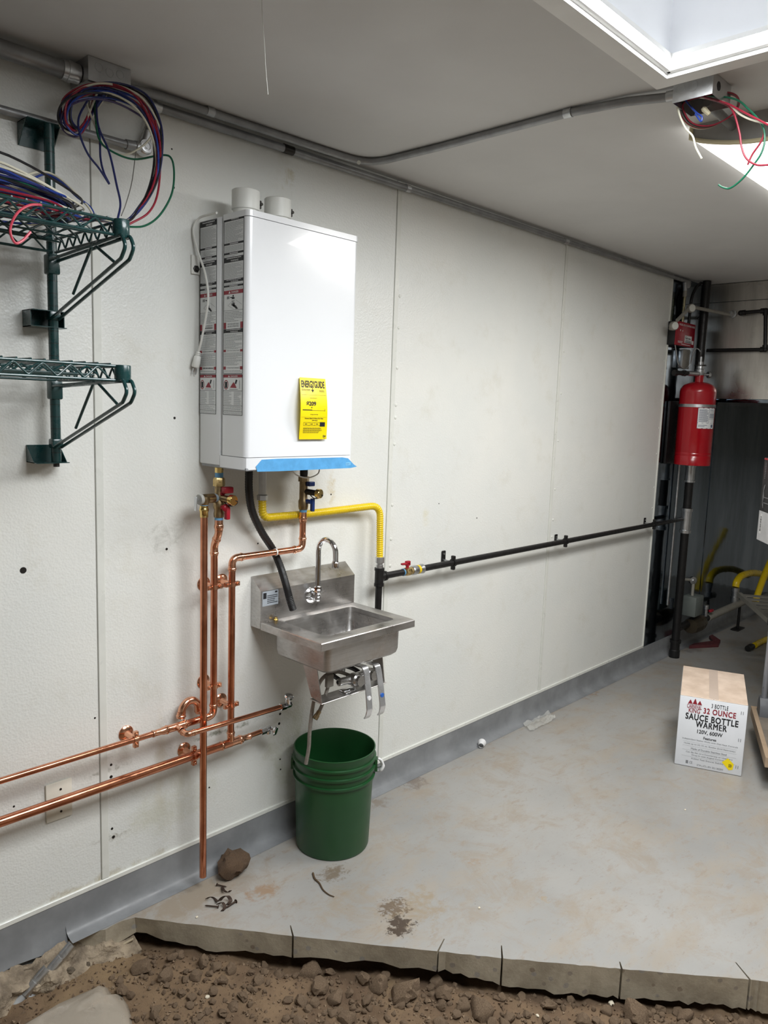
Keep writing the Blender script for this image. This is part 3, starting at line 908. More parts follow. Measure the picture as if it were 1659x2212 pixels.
# drain outlet with cap, toward the room
dz = zh(1075)
MB().cyl((xh, YH, dz), (xh+.012, YH-.05, dz-.003), .011, n=20).build('drain_port', MT['brass_dull'], hv)
dcp = MB().lathe([(0, .0155), (.002, .0165), (.016, .0165), (.018, .0150)], (xh+.0105, YH-.044, dz-.003), (.23, -.97, -.05), 20).build('drain_cap', MT['brass_bright'], hv)
MB().tube(catmull([(xh+.004, YH-.022, dz-.010), (xh+.010, YH-.034, dz-.022), (xh+.024, YH-.050, dz-.020), (xh+.030, YH-.056, dz-.010), (xh+.02, YH-.06, dz-.004)], 6), .0018, 8).build('cap_strap', MT['blackrubber'], dcp)
h1 = MB().rbox((xh-.006, YH-.040, zh(1064)), (xh+.028, YH-.018, zh(1050)), .004).cyl((xh+.002, YH, dz+.010), (xh+.002, YH-.02, dz+.016), .007, n=12).build('red_handle', MT['red_plastic'], hv)
h2 = MB().rbox((xh+.002, YH-.040, zh(1120)), (xh+.016, YH-.024, zh(1092)), .003).ball((xh+.004, YH-.030, zh(1095)), .0125, 14, 8, (1, .7, 1)).cyl((xh, YH, zh(1095)), (xh+.003, YH-.026, zh(1095)), .008, n=12).build('red_handle', MT['red_plastic'], hv)
# relief valve
rv_ = thing('relief_valve', 'bronze pressure relief valve with metal test lever left of red-handled valve', 'valve', (xr, YR, zt_))
zrv = at(455, 1072, YR).z
MB().cyl((xh-.012, YH, dz), (xh-.022, YH-.003, dz), .0138, n=20).build('thread_tape', MT['grey_tape'], rv_)
MB().cyl((xh-.022, YH-.003, dz), (xr-.010, YR, dz), .0145, .0155, n=20).build('valve_body', MT['brass_dull'], rv_)
MB().lathe([(0, .0125), (dz-zt_-.006, .0175), (dz-zt_+.006, .016)], (xr, YR, zt_+.002), n=24).build('outlet_cone', MT['brass_dull'], rv_)
MB().cyl((xr, YR, zt_-.004), (xr, YR, zt_+.003), .0122, n=20).build('thread_tape', MT['tape'], rv_)
cap = MB().lathe([(0, .0165), (.008, .0165), (.010, .015)], (xr-.010, YR, dz), (-1, -.15, 0), 24).build('cap', M('grey_cap', S(168, 166, 160), .45), rv_)
MB().rbox((xr-.032, YR-.008, dz-.034), (xr-.029, YR+.006, dz+.010), .001).box((xr-.03, YR-.004, dz-.002), (xr-.018, YR+.002, dz+.002)).build('test_lever', MT['galv_bright'], rv_)

# --- hot run: valve > two 45s > down the wall > elbow > tee
RH = .0111
hp = thing('hot_water_pipe', 'copper hot-water line with offset bends running down wall beside straight discharge pipe', 'pipe', (at(462, 1530).x, YP, at(462, 1545).z))
xv = at(462, 1350).x
p0 = V((xh, YH, zh(1123))); p1 = V((xh, YH, zh(1152))); p2 = V((xv, YP, at(462, 1178).z)); p3 = V((xv, YP, at(462, 1545).z))
m = MB(); ribs(m, p0, (0, 0, -1), .036, RH, k=1.18); m.build('adapter', MT['copper_bright'], hp)
elbow(hp, p1, (0, 0, 1), p2-p1, RH, 'bend', 'copper_bright', 1.1)
elbow(hp, p2, p1-p2, (0, 0, -1), RH, 'bend', 'copper_bright', 1.1)
MB().cyl(p2+V((0, 0, -.03)), p3+V((0, 0, .02)), RH, n=20).build('pipe', MT['copper'], hp)
elbow(hp, p3, (0, 0, 1), (-1, 0, 0), RH)
pT = at(380, 1567)
pT = V((pT.x, YP, p3.z))
MB().cyl(p3+V((-.02, 0, 0)), pT, RH, n=20).build('pipe', MT['copper'], hp)
tee(hp, pT, (1, 0, 0), (0, -1, 0), RH, .0085)
q = at(0, 1690)
rs_ = .0088
m = MB().cyl((pT.x-.02, YP, pT.z), (-1.2, YP, pT.z+.0), rs_, n=18); m.build('pipe', MT['copper'], hp)
m = MB().lathe([(0, .0124), (.014, .0124), (.024, .0100), (.045, .0100), (.047, .0112), (.050, .0112), (.052, .0098)], pT+V((-.03, 0, 0)), (-1, 0, 0), 20, False, False); m.build('reducer', MT['copper_bright'], hp)
YS = -.125
pE = V((pT.x, YS, pT.z-.004))
elbow(hp, pE, (0, 1, 0), (1, 0, 0), .0085, leg=1.6)
pS = at(611, 1526, YS)
MB().cyl(pE+V((.01, 0, 0)), pS, .0085, n=18).build('pipe', MT['copper'], hp)

def stop(c, label, flip):
    o = thing('angle_stop', label, 'valve', c, 'chrome shut-off valves')
    c = V(c)
    MB().lathe([(-.010, .0125), (.012, .0125), (.014, .0105), (.034, .0105), (.036, .009)], c, (1, 0, 0), 6).build('compression_nut', MT['chrome'], o)
    MB().cyl(c+V((.022, 0, 0)), c+V((.022, 0, .022 if not flip else -.016)), .0085, n=18).build('outlet', MT['chrome'], o)
    hd = (0, -.35, 1) if not flip else (.5, -1, -.2)
    b_ = c+V((.022, 0, .016)) if not flip else c+V((.028, -.008, 0))
    MB().lathe([(0, .005), (.010, .005), (.012, .015), (.018, .017), (.022, .013), (.023, .004)], b_, hd, 18).build('oval_handle', MT['chrome'], o)
    return o
stop(pS, 'chrome shut-off valve with upright knob on the higher copper stub', False)

# --- cold run: valve > down > elbow > across > elbow > down > tee in the lower line
xc = at(655, 1090).x
def zcd(py): return at(655, py).z
cv = thing('cold_isolation_valve', 'bronze cold-water service valve with blue handles under the heater', 'valve', (xc, YP, zcd(1105)))
MB().lathe([(0, .013), (.012, .014), (.03, .014)], (xc, YP, zcd(1030)), n=20).build('inlet_nipple', MT['screw'], cv)
MB().lathe([(0, .019), (zcd(1029)-zcd(1040), .019)], (xc, YP, zcd(1040)), n=6).build('union_nut', MT['brass_dull'], cv)
MB().lathe([(0, .016), (.01, .0175), (.03, .0175), (.036, .0145), (zcd(1040)-zcd(1100), .0145)], (xc, YP, zcd(1100)), n=24).build('valve_body', MT['brass_dull'], cv)
MB().cyl((xc, YP, zcd(1106)), (xc, YP, zcd(1100)), .0133, n=20).build('thread_tape', MT['tape'], cv)
dz = zcd(1062)
MB().cyl((xc, YP, dz+.002), (xc+.018, YP-.058, dz-.002), .0105, n=20).build('drain_port', MT['screw'], cv)
dcp = MB().lathe([(0, .0155), (.002, .0165), (.015, .0165), (.017, .0150)], (xc+.016, YP-.052, dz-.002), (.3, -.95, 0), 20).build('drain_cap', MT['brass_bright'], cv)
MB().tube(catmull([(xc+.006, YP-.03, dz-.010), (xc+.012, YP-.045, dz-.020), (xc+.026, YP-.062, dz-.016), (xc+.03, YP-.068, dz-.006)], 6), .0018, 8).build('cap_strap', MT['blackrubber'], dcp)
MB().rbox((xc-.004, YP-.036, zcd(1049)), (xc+.022, YP-.018, zcd(1039)), .003).cyl((xc+.004, YP, dz+.02), (xc+.006, YP-.02, dz+.03), .007, n=12).build('blue_handle', MT['blue_plastic'], cv)
MB().rbox((xc+.008, YP-.040, zcd(1103)), (xc+.020, YP-.026, zcd(1075)), .003).cyl((xc, YP, zcd(1082)), (xc+.008, YP-.034, zcd(1082)), .008, n=12).build('blue_handle', MT['blue_plastic'], cv)

cp_ = thing('cold_water_pipe', 'copper cold-water line stepping across wall under heater to lower branch', 'pipe', (at(500, 1590).x, YP, at(500, 1600).z))
c0 = V((xc, YP, zcd(1106))); zrun = (at(640, 1187).z+at(505, 1205).z)/2
c1 = V((xc, YP, zrun)); xd = at(500, 1400).x; c2 = V((xd, YP, zrun)); zlow = at(500, 1604).z
m = MB(); ribs(m, c0, (0, 0, -1), .036, RH, k=1.18); m.build('adapter', MT['copper_bright'], cp_)
MB().cyl(c0, c1+V((0, 0, .02)), RH, n=20).build('pipe', MT['copper'], cp_)
elbow(cp_, c1, (0, 0, 1), (-1, 0, 0), RH)
MB().cyl(c1+V((-.02, 0, 0)), c2+V((.02, 0, 0)), RH, n=20).build('pipe', MT['copper'], cp_)
elbow(cp_, c2, (1, 0, 0), (0, 0, -1), RH)
c3 = V((xd, YP, zlow))
MB().cyl(c2+V((0, 0, -.02)), c3, RH, n=20).build('pipe', MT['copper'], cp_)
tee(cp_, c3, (1, 0, 0), (0, 0, 1), .0125, RH)
MB().cyl(c3, (-1.2, YP, zlow), .0142, n=20).build('pipe', MT['copper'], cp_)
pS2 = at(568, 1586); pS2 = V((pS2.x, YP, zlow+.003))
MB().cyl(c3, pS2, .0085, n=18).build('pipe', MT['copper'], cp_)
m = MB().lathe([(0, .0125), (.008, .0125), (.016, .0100), (.038, .0100), (.040, .0112), (.043, .0112), (.045, .0098)], c3+V((.036, 0, 0)), (1, 0, 0), 20, False, False); m.build('reducer', MT['copper_bright'], cp_)
stop(pS2, 'chrome shut-off valve with sideways knob on the lower copper stub', True)
# zip tie
m = MB().lathe([(-.0025, .0113), (-.0025, .0128), (.0025, .0128), (.0025, .0113)], (at(595, 1192).x, YP, zrun), (1, 0, 0), 20, False, False)
tag(m.build('zip_tie', MT['white_plastic']), 'white zip tie round the copper pipe where black hose passes', 'zip tie')

hanger((at(285, 1590).x+.012, YP, pT.z), XV, rs_, 'copper bell hanger on the thinner of the two level pipes')
hanger((at(412, 1635).x+.012, YP, zlow), XV, .0142, 'copper bell hanger on the thick lowest pipe, left of tall discharge pipe')
hanger((xd, YP, at(500, 1262).z), UPZ, RH, 'copper bell hanger high on the cold line, left of steel sink')
hanger((xd, YP, at(500, 1523).z), UPZ, RH, 'copper bell hanger low on the cold line, above the tee')
hanger((xv, YP, at(462, 1268).z), UPZ, RH, 'copper bell hanger high on hot line behind tall discharge pipe')
hanger((xv, YP, at(462, 1482).z), UPZ, RH, 'copper bell hanger low on hot line above its elbow')
# loose return bend resting on the hot line
uz = pT.z+.012
ua = P(392, 1556, Y=-.035); ub = P(424, 1546, Y=-.035)
arc = [V((ua.x, -.035, uz+.006)), V((ua.x+.004, -.034, uz+.030)), V((ua.x+.022, -.033, uz+.047)), V((ua.x+.044, -.032, uz+.046)), V((ub.x+.006, -.031, uz+.030)), V((ub.x+.012, -.030, uz+.004))]
rb_ = thing('copper_return_bend', 'loose open-ended copper return bend resting on the hot-water pipe by wall', 'pipe fitting', arc[0])
m = MB().tube(catmull(arc, 6), .0125, 18, caps=False); m.build('bend', MT['copper_bright'], rb_)
for a_, b_ in ((0, 1), (-1, -2)):
    m = MB(); ribs(m, arc[a_]+V((0, 0, .013)), arc[a_]-arc[b_], .019, .0118, k=1.2); m.build('socket', MT['copper_bright'], rb_)
# ------------------------------------------------------------------ hand sink
SKX0, SKX1, SKZ = 1.567, 2.008, .850
t = NT('worn_stainless')
mp = t.n('ShaderNodeMapping'); mp.inputs['Scale'].default_value = (1, 6, 25); t.link(t.co, mp.inputs['Vector'])
c = t.mix(t.ramp(t.noise(8, 5, .6, mp.outputs[0]), .3, .7), (.46, .45, .44), (.54, .53, .52))
c = t.mix(t.math('MULTIPLY', t.ramp(t.noise(7, 8, .74), .44, .76), .75), c, S(150, 134, 118))
c = t.mix(t.math('MULTIPLY', t.ramp(t.noise(160, 3, .7), .70, .76), .7), c, S(190, 184, 174))
t.base(c)
t.link(t.ramp(t.noise(7, 8, .74), .44, .76, 1.0, .72), t.b.inputs['Metallic'])
t.link(t.ramp(t.noise(9, 6, .65), .35, .7, .26, .5), t.b.inputs['Roughness'])
t.bump(t.noise(60, 4, .6), .08, .001)
MT['sinksteel'] = t.mat
sk_ = thing('hand_sink', 'small stainless wall-mounted hand sink with sloped backsplash, stained and dusty', 'sink', (1.787, -.18, .62))
# backsplash
m = MB().prism([(SKX0, -.001, .826), (SKX0, -.001, 1.0), (SKX0, -.055, .957), (SKX0, -.055, .826)], (SKX1-SKX0, 0, 0))
m.build('backsplash', MT['sinksteel'], sk_, angle=20)
# rim with rolled skirt and bowl in one pressing
def rr(x0, x1, y0, y1, r, z, n=5):
    out = []
    for (cx, cy, a0) in ((x1-r, y1-r, 0), (x0+r, y1-r, 90), (x0+r, y0+r, 180), (x1-r, y0+r, 270)):
        for k in range(n+1):
            a = R(a0+90*k/n); out.append(V((cx+r*math.cos(a), cy+r*math.sin(a), z)))
    return out
def loft(mb, loops, cap=False):
    n = len(loops[0]); o = len(mb.v)
    for L in loops: mb.v += L
    for i in range(len(loops)-1):
        for k in range(n):
            a = o+i*n+k; b = o+i*n+(k+1) % n
            mb.face((a, b, b+n, a+n))
    if cap: mb.face([o+(len(loops)-1)*n+k for k in range(n)])
    return mb
OX = (1.640, 1.968, -.310, -.084)     # bowl opening
YR0, YR1 = -.368, -.055
m = MB()
L = [rr(SKX0, SKX1, YR0, YR1, .002, .824), rr(SKX0, SKX1, YR0, YR1, .003, SKZ-.003), rr(SKX0+.002, SKX1-.002, YR0+.002, YR1-.001, .003, SKZ),
     rr(OX[0]-.012, OX[1]+.012, OX[2]-.012, OX[3]+.012, .022, SKZ-.001), rr(*OX, .018, SKZ-.004), rr(OX[0]+.003, OX[1]-.003, OX[2]+.003, OX[3]-.003, .02, SKZ-.02),
     rr(OX[0]+.010, OX[1]-.010, OX[2]+.010, OX[3]-.010, .03, .765), rr(OX[0]+.018, OX[1]-.018, OX[2]+.018, OX[3]-.018, .03, .748), rr(OX[0]+.04, OX[1]-.04, OX[2]+.04, OX[3]-.04, .03, .738),
     rr(1.78, 1.84, -.225, -.165, .029, .733)]
loft(m, L, True)
m.build('basin', MT['sinksteel'], sk_, angle=30)
m = MB()
BX = (1.612, 1.962, -.346, -.070)
loft(m, [rr(*BX, .022, .830), rr(BX[0]+.001, BX[1]-.001, BX[2]+.001, BX[3]-.001, .022, .752), rr(BX[0]+.004, BX[1]-.004, BX[2]+.004, BX[3]-.004, .024, .738), rr(BX[0]+.014, BX[1]-.014, BX[2]+.014, BX[3]-.014, .024, .729), rr(1.76, 1.86, -.25, -.15, .04, .722)], True)
m.build('basin_shell', MT['sinksteel'], sk_, angle=30)
dr = MB().lathe([(0, .030), (.003, .030), (.003, .020), (-.006, .018)], (1.81, -.195, .733), n=24, cap0=False, cap1=True).build('drain', MT['chrome'], sk_)
MB().cyl((1.81, -.195, .66), (1.81, -.195, .724), .022, n=20).build('drain_tail', MT['steel'], sk_)
# maker's sticker on the backsplash
qa, qb = P(567, 1279, Y=-.0556), P(601, 1304, Y=-.0556)
sfk = lambda u, v: V((qa.x+(qb.x-qa.x)*u, -.0556, qb.z+(qa.z-qb.z)*v))
m = MB(); rect_into(m, sfk, 0, 0, 1, 1)
st_ = m.build('maker_sticker', M('silver_sticker', S(176, 184, 192), .35, .3), sk_, fix=False)
sfk2 = lambda u, v: sfk(u, v)+V((0, -.0004, 0))
m = MB(); rect_into(m, sfk2, .05, .5, .25, .9); rect_into(m, sfk2, .78, .82, .93, .93); lines_into(m, sfk2, .30, .1, .95, .75, .12, .4, random.Random(5), .3)
m.build('sticker_print', MT['print_black'], st_, fix=False)['kind'] = 'stuff'
# support arms and valve shelf
for (pts_, x_) in (([(650, 1432), (682, 1440), (695, 1520), (672, 1505)], 1.625), ([(800, 1415), (822, 1415), (830, 1475), (808, 1470)], 1.93)):
    poly = [P(a, b, X=x_) for a, b in pts_]
    for p_ in poly[:2]: p_.z = .755
    MB().prism(poly, (.003, 0, 0)).build('support_arm', MT['sinksteel'], sk_)
m = MB().rbox((1.625, -.312, .618), (1.933, -.250, .621), .001, 1)
m.build('valve_shelf', MT['sinksteel'], sk_)
q = P(590, 1338, Z=SKZ)
MB().lathe([(0, .0085), (.004, .0085), (.005, .006), (.012, .006)], (q.x, min(q.y, -.068), SKZ), n=6).build('rim_bolt', MT['brass_bright'], sk_)

# gooseneck faucet
xf = 1.794
fa = thing('gooseneck_faucet', 'chrome gooseneck faucet mounted on the sink backsplash', 'faucet', (xf, -.056, .91))
MB().lathe([(0, .029), (.003, .029), (.008, .024), (.012, .012)], (xf, -.0555, .910), (0, -1, 0), 28).build('flange', MT['chrome'], fa)
MB().tube(fillet([(xf, -.060, .910), (xf, -.087, .910), (xf, -.087, .932)], .012, 6), .0125, 18).ball((xf, -.089, .905), .0125).build('body_elbow', MT['chrome'], fa)
MB().lathe([(0, .013), (.006, .0145), (.020, .0145), (.023, .0115), (.026, .011)], (xf, -.087, .927), n=8).build('swivel_nut', MT['chrome'], fa)
arc = [V((xf, -.087, .940)), V((xf, -.087, 1.080))]
for k in range(1, 13):
    a = PI-PI*k/12
    arc.append(V((xf+.004*k/12, -.087-.043-.043*math.cos(a), 1.080+.043*math.sin(a))))
arc.append(V((xf+.004, -.173, 1.052)))
MB().tube(arc, .0096, 18).build('spout', MT['chrome'], fa)
MB().lathe([(0, .0125), (.016, .0125), (.018, .0132), (.021, .0112), (.024, .0105)], (xf+.004, -.173, 1.031), n=20).build('aerator', MT['chrome'], fa)

# knee valve with two paddles
MT['satin'] = M('satin_chrome', (.80, .81, .83), .28, .85, .04, 8)
kv = thing('knee_valve', 'double knee-pedal faucet valve with two chrome paddles under the sink', 'valve', (1.80, -.28, .621))
MB().lathe([(0, .020), (.006, .023), (.030, .023), (.036, .018), (.048, .018)], (1.802, -.268, .655), (0, -1, .05), 20).build('valve_body', MT['steel'], kv)
MB().lathe([(0, .020), (.006, .023), (.030, .023), (.036, .018), (.048, .018)], (1.868, -.268, .660), (0, -1, .05), 20).build('valve_body', MT['steel'], kv)
MB().cyl((1.79, -.275, .655), (1.88, -.275, .660), .017, n=18).build('valve_bridge', MT['steel'], kv)
MB().lathe([(0, .017), (.01, .013), (.05, .013)], (1.785, -.272, .655), (-1, 0, .05), 16).build('inlet_union', MT['steel'], kv)
MB().rbox((1.745, -.300, .621), (1.80, -.262, .628), .003).build('mounting_foot', MT['chrome'], kv)
for (ta, tb, x_) in (((790, 1450), (797, 1553), 0), ((816, 1445), (826, 1545), 1)):
    a = P(ta[0], ta[1], Y=-.335); b = P(tb[0], tb[1], Y=-.37)
    h_ = .0125
    path = [a+V((0, .045, .012)), a+V((0, .004, .014)), a+V((0, -.004, -.004)), lerp(a, b, .35)+V((0, -.006, 0)), lerp(a, b, .8)+V((0, -.006, 0)), b+V((0, .004, .012)), b+V((0, .012, 0))]
    path = fillet(path, .02, 4)
    m = MB(); o = len(m.v)
    for i, p_ in enumerate(path):
        tgt = (path[min(i+1, len(path)-1)]-path[max(i-1, 0)]).normalized(); nrm = tgt.cross(XV).normalized()*.0022
        m.v += [p_-XV*h_-nrm, p_+XV*h_-nrm, p_+XV*h_+nrm, p_-XV*h_+nrm]
    for i in range(len(path)-1):
        for k in range(4): m.face((o+i*4+k, o+i*4+(k+1) % 4, o+i*4+4+(k+1) % 4, o+i*4+4+k))
    m.face((o, o+1, o+2, o+3)); e_ = o+(len(path)-1)*4; m.face((e_, e_+1, e_+2, e_+3))
    pd = m.build('knee_paddle', MT['satin'], kv)
    mid = lerp(a, b, .55)+V((0, -.0095, 0))
    MB().lathe([(0, .008), (.0015, .0075)], mid, (0, -1, 0), 16).build('button', MT['print_white'] if x_ == 0 else M('blue_button', S(40, 100, 190), .3), pd)

# braided hoses
MT['braid'] = M('braided_hose', S(140, 134, 126), .5, .3, .12, 80, bump=.6, bscale=300)
hs = thing('drain_hose', 'grey flexible hose hanging from under the sink into green bucket', 'hose', P(660, 1650, Y=-.2))
pts_ = [(1.78, -.24, .70), P(738, 1440, Y=-.26), P(700, 1462, Y=-.25), P(684, 1490, Y=-.24), P(675, 1530, Y=-.235), P(669, 1580, Y=-.235), P(667, 1615, Y=-.23), P(661, 1650, Y=-.22)]
MB().tube(catmull(pts_, 8), .0065, 12).build('hose', MT['braid'], hs)
MB().rbox(P(711, 1470, Y=-.262)+V((-.015, -.008, -.022)), P(711, 1470, Y=-.262)+V((.015, .006, .022)), .003).build('hose_tag', M('grey_tag', S(128, 124, 116), .6), hs)
h2_ = thing('supply_hose', 'short grey supply hose with loose brass end under the sink', 'hose', P(682, 1550, Y=-.26))
pts_ = [P(760, 1460, Y=-.25), P(725, 1452, Y=-.25), P(710, 1480, Y=-.25), P(700, 1512, Y=-.25), P(690, 1536, Y=-.25)]
MB().tube(catmull(pts_, 8), .0062, 12).build('hose', MT['braid'], h2_)
a, b = P(690, 1536, Y=-.25), P(680, 1553, Y=-.25)
MB().lathe([(0, .0075), (.014, .008), (.015, .0095), ((b-a).length, .0095)], a, b-a, 8).build('end_nut', MT['brass_dull'], h2_)
h3_ = thing('black_supply_hose', 'black supply hose running to knee valve behind grey hoses', 'hose', P(760, 1440, Y=-.2))
pts_ = [(1.79, -.16, .70), P(740, 1436, Y=-.2), P(765, 1445, Y=-.21), P(790, 1462, Y=-.23), (1.868, -.255, .66)]
MB().tube(catmull(pts_, 8), .0085, 12).build('hose', MT['blackrubber'], h3_)
h4_ = MB().tube(catmull([(1.735, -.272, .657), P(735, 1470, Y=-.26), P(715, 1455, Y=-.25), (1.74, -.2, .70)], 8), .0075, 12)
tag(h4_.build('valve_inlet_hose', MT['blackrubber']), 'black hose joined to the left inlet of the knee valve', 'hose')

# black condensate hose
hp_ = [P(538, 1016, Y=-.10), P(538, 1060, Y=-.095), P(545, 1105, Y=-.075), P(566, 1150, Y=-.05), P(590, 1188, Y=-.0335), P(606, 1225, Y=-.048), P(618, 1264, Y=-.082), P(626, 1295, Y=-.095), P(633, 1317, Y=-.10)]
cpn = catmull(hp_, 16); rl = [.0125+(.0006 if i % 2 else -.0004) for i in range(len(cpn))]
m = MB().tube(cpn, rl, 16)
tag(m.build('condensate_hose', MT['blackrubber']), 'black corrugated hose slanting from heater down in front of the sink backsplash', 'hose')

# ------------------------------------------------------------------ gas line
YG = -.068
gx = at(819, 1245, YG).x; gz = .934
gl = thing('gas_pipe', 'long black iron gas pipe with tee and drip leg running along white wall', 'pipe', (gx, YG, .70))
MB().cyl((gx, YG, .62), (gx, YG, gz-.03), .0133, n=20).cyl((gx, YG, .61), (gx, YG, .65), .017, n=20).build('drip_leg', MT['blackpipe'], gl)
m = MB().cyl((gx, YG, gz-.036), (gx, YG, gz+.036), .0175, n=20)
for s_ in (-1, 1): m.lathe([(0, .0195), (.010, .0195)], (gx, YG, gz+s_*.036-(.010 if s_ > 0 else 0)), n=20)
m.cyl((gx, YG, gz), (gx+.036, YG, gz), .0175, n=20).lathe([(0, .0195), (.010, .0195)], (gx+.026, YG, gz), (1, 0, 0), 20)
m.build('tee', MT['blackpipe'], gl)
xa = P(872, 1232, Y=YG).x; xb = P(891, 1229, Y=YG).x; xcpl = P(912, 1226, Y=YG).x
MB().cyl((gx+.03, YG, gz), (xa, YG, gz), .0133, n=20).build('nipple', MT['blackpipe'], gl)
XE = P(1478, 1124, Y=YG).x
MB().cyl((xcpl-.005, YG, gz), (XE, YG, gz), .0133, n=20).build('long_pipe', MT['blackpipe'], gl)
MB().cyl((xa-.006, YG, gz), (xa+.004, YG, gz), .0150, n=20).build('thread_tape', MT['tape'], gl)
gvv = thing('gas_shutoff_valve', 'brass gas ball valve with red tee handle and steel coupling', 'valve', (xb, YG, gz-.02))
MB().lathe([(0, .0165), (.010, .0165), (.013, .0145), (.020, .0185), (.034, .0185), (.040, .0145), (xb-xa, .0165)], (xa, YG, gz), (1, 0, 0), 8).build('valve_body', MT['brass'], gvv)
MB().lathe([(0, .0165), (.004, .0195), (.022, .0195), (.026, .0175), (xcpl-xb-.02, .0175), (xcpl-xb, .0205), (xcpl-xb+.004, .0205)], (xb-.004, YG, gz), (1, 0, 0), 20).build('steel_coupling', MT['galv'], gvv)
MB().lathe([(0, .0178), (0, .0184), (.012, .0184), (.012, .0178)], (xb+.028, YG, gz), (1, 0, 0), 20, False, False).build('yellow_tag', MT['yellow'], gvv)
hx = P(875, 1222, Y=YG).x
MB().rbox((hx-.022, YG-.008, gz+.030), (hx+.026, YG+.006, gz+.038), .003).rbox((hx+.004, YG-.008, gz+.024), (hx+.026, YG+.007, gz+.044), .003).cyl((hx+.014, YG, gz+.012), (hx+.014, YG, gz+.030), .007, n=12).build('red_handle', MT['red_plastic'], gvv)

def gas_hanger(pxa, pxb, label):
    a = P(*pxa, Y=0); b = P(*pxb, Y=YG)
    o = thing('pipe_clamp', label, 'pipe clamp', (b.x, 0, gz), 'black clamps holding the gas pipe')
    pl = MB().rbox((a.x-.013, -.005, gz-.022), (a.x+.013, 0, a.z+.022), .004).build('wall_plate', MT['blackpipe'], o)
    MB().lathe([(0, .005), (.003, .005), (.004, .002)], (a.x, -.005, a.z+.008), (0, -1, 0), 10).build('screw', MT['galv_bright'], pl)
    MB().cyl((a.x, -.004, gz), (b.x, YG+.012, gz), .005, n=10).build('stud', MT['galv'], o)
    rg = MB().lathe([(-.007, .0134), (-.007, .0175), (.007, .0175), (.007, .0134)], (b.x, YG, gz), (1, 0, 0), 20, False, False).build('pipe_ring', MT['blackpipe'], o)
    for s_ in (-1, 1): MB().rbox((b.x-.007, YG-.009, gz+s_*.023-.008), (b.x+.007, YG+.009, gz+s_*.023+.008), .003).build('ear', MT['blackpipe'], rg)
gas_hanger((957, 1200), (979, 1213), 'black gas pipe clamp with wall plate nearest the red-handled gas valve')
gas_hanger((1200, 1163), (1222, 1168), 'black gas pipe clamp with wall plate midway along pipe by panel seam')
gas_hanger((1392, 1126), (1413, 1134), 'black gas pipe clamp with wall plate at panel edge by dark steel')

# gas inlet tube and yellow corrugated connector
gi = P(567, 1040, Y=-.045)
yl = thing('gas_connector', 'yellow corrugated gas connector hose looping from heater to black gas tee', 'gas hose', (gi.x, -.05, gz))
MB().cyl((gi.x, -.045, P(567, 1068, Y=-.045).z), (gi.x, -.045, HZ0-.002), .0125, n=20).build('inlet_sleeve', M('clear_sleeve', S(208, 210, 208), .2, 0, .03, 20), yl)
MB().lathe([(0, .0185), (.016, .0185), (.018, .015)], (gi.x, -.045, P(567, 1080, Y=-.045).z), n=6).build('end_nut', MT['galv_bright'], yl)
zy = P(567, 1080, Y=-.045).z
path = fillet([V((gi.x, -.045, zy)), V((gi.x+.002, -.045, 1.207)), P(656, 1111, Y=-.029), P(740, 1101, Y=-.032), P(821, 1091, Y=-.060), V((gx, YG, 1.0))], [.045, .3, .3, .045], 12)
# resample evenly and corrugate
L_ = 0.0; acc = [0.0]
for a, b in zip(path[:-1], path[1:]): L_ += (b-a).length; acc.append(L_)
pitch = .0021; N_ = int(L_/pitch); pp = []; k = 0
for i in range(N_+1):
    s_ = L_*i/N_
    while k < len(acc)-2 and acc[k+1] < s_: k += 1
    pp.append(lerp(path[k], path[k+1], (s_-acc[k])/max(1e-9, acc[k+1]-acc[k])))
m = MB().tube(pp, [.0128+(.0012 if (i//2) % 2 else -.0006) for i in range(len(pp))], 14)
m.build('corrugated_tube', MT['yellow'], yl, angle=80)
MB().lathe([(0, .0145), (.020, .0145), (.021, .012), (.027, .012), (.028, .0175), (.050, .0175), (.052, .015)], (gx, YG, .962), n=8).build('end_nut', MT['galv_bright'], yl)

# ------------------------------------------------------------------ bucket
bx, by = 1.822, -.170
bk = thing('bucket', 'dark green five-gallon plastic bucket with ribbed rim under the sink', 'bucket', (bx, by, .002))
pr_ = [(.002, .128), (.0, .130), (.008, .133), (.262, .1415), (.264, .1485), (.272, .1495), (.274, .1425), (.296, .1432), (.298, .1500), (.306, .1510), (.308, .1440), (.330, .1446), (.332, .1510), (.339, .1515), (.341, .1452), (.364, .1458), (.368, .1478), (.372, .1478), (.373, .1440), (.368, .1420), (.262, .1375), (.012, .126)]
m = MB().lathe(pr_, (bx, by, .002), n=64)
m.build('pail', MT['bucket'], bk, angle=40)
for a in (-46, 134):
    d = V((math.cos(R(a)), math.sin(R(a)), 0))
    lug = MB().obox(V((bx, by, .305))+d*.1515, d*.005, d.cross(UPZ)*.016, V((0, 0, .022))).build('handle_lug', MT['bucket'], bk)
d = V((math.cos(R(-46)), math.sin(R(-46)), 0)); s_ = V((-d.y, d.x, 0))
hpts = []
for k in range(25):
    a = PI*k/24
    hpts.append(V((bx, by, 0))+d*(.158*math.cos(a))+s_*(.150*math.sin(a)*.75)+V((0, 0, .318-.16*math.sin(a))))
e1 = V((bx, by, .318))+d*.158
bh = MB().tube(catmull([e1+V((0, 0, .006)), e1+d*.010+V((0, 0, -.004)), e1+d*.012+V((0, 0, -.022))]+[p for p in hpts[2:]], 3), .0022, 8).build('wire_bail', MT['galv_bright'], bk)
MB().tube(catmull([e1+V((0, 0, .008)), e1+d*.012+V((0, 0, .002)), e1+d*.020+V((0, 0, -.018)), e1+d*.012+V((0, 0, -.036)), e1+d*.0+s_*.012+V((0, 0, -.046))], 5), [.004]*10+[.0055]*6+[.004]*5, 10).build('handle_loop', MT['print_white'], bk)
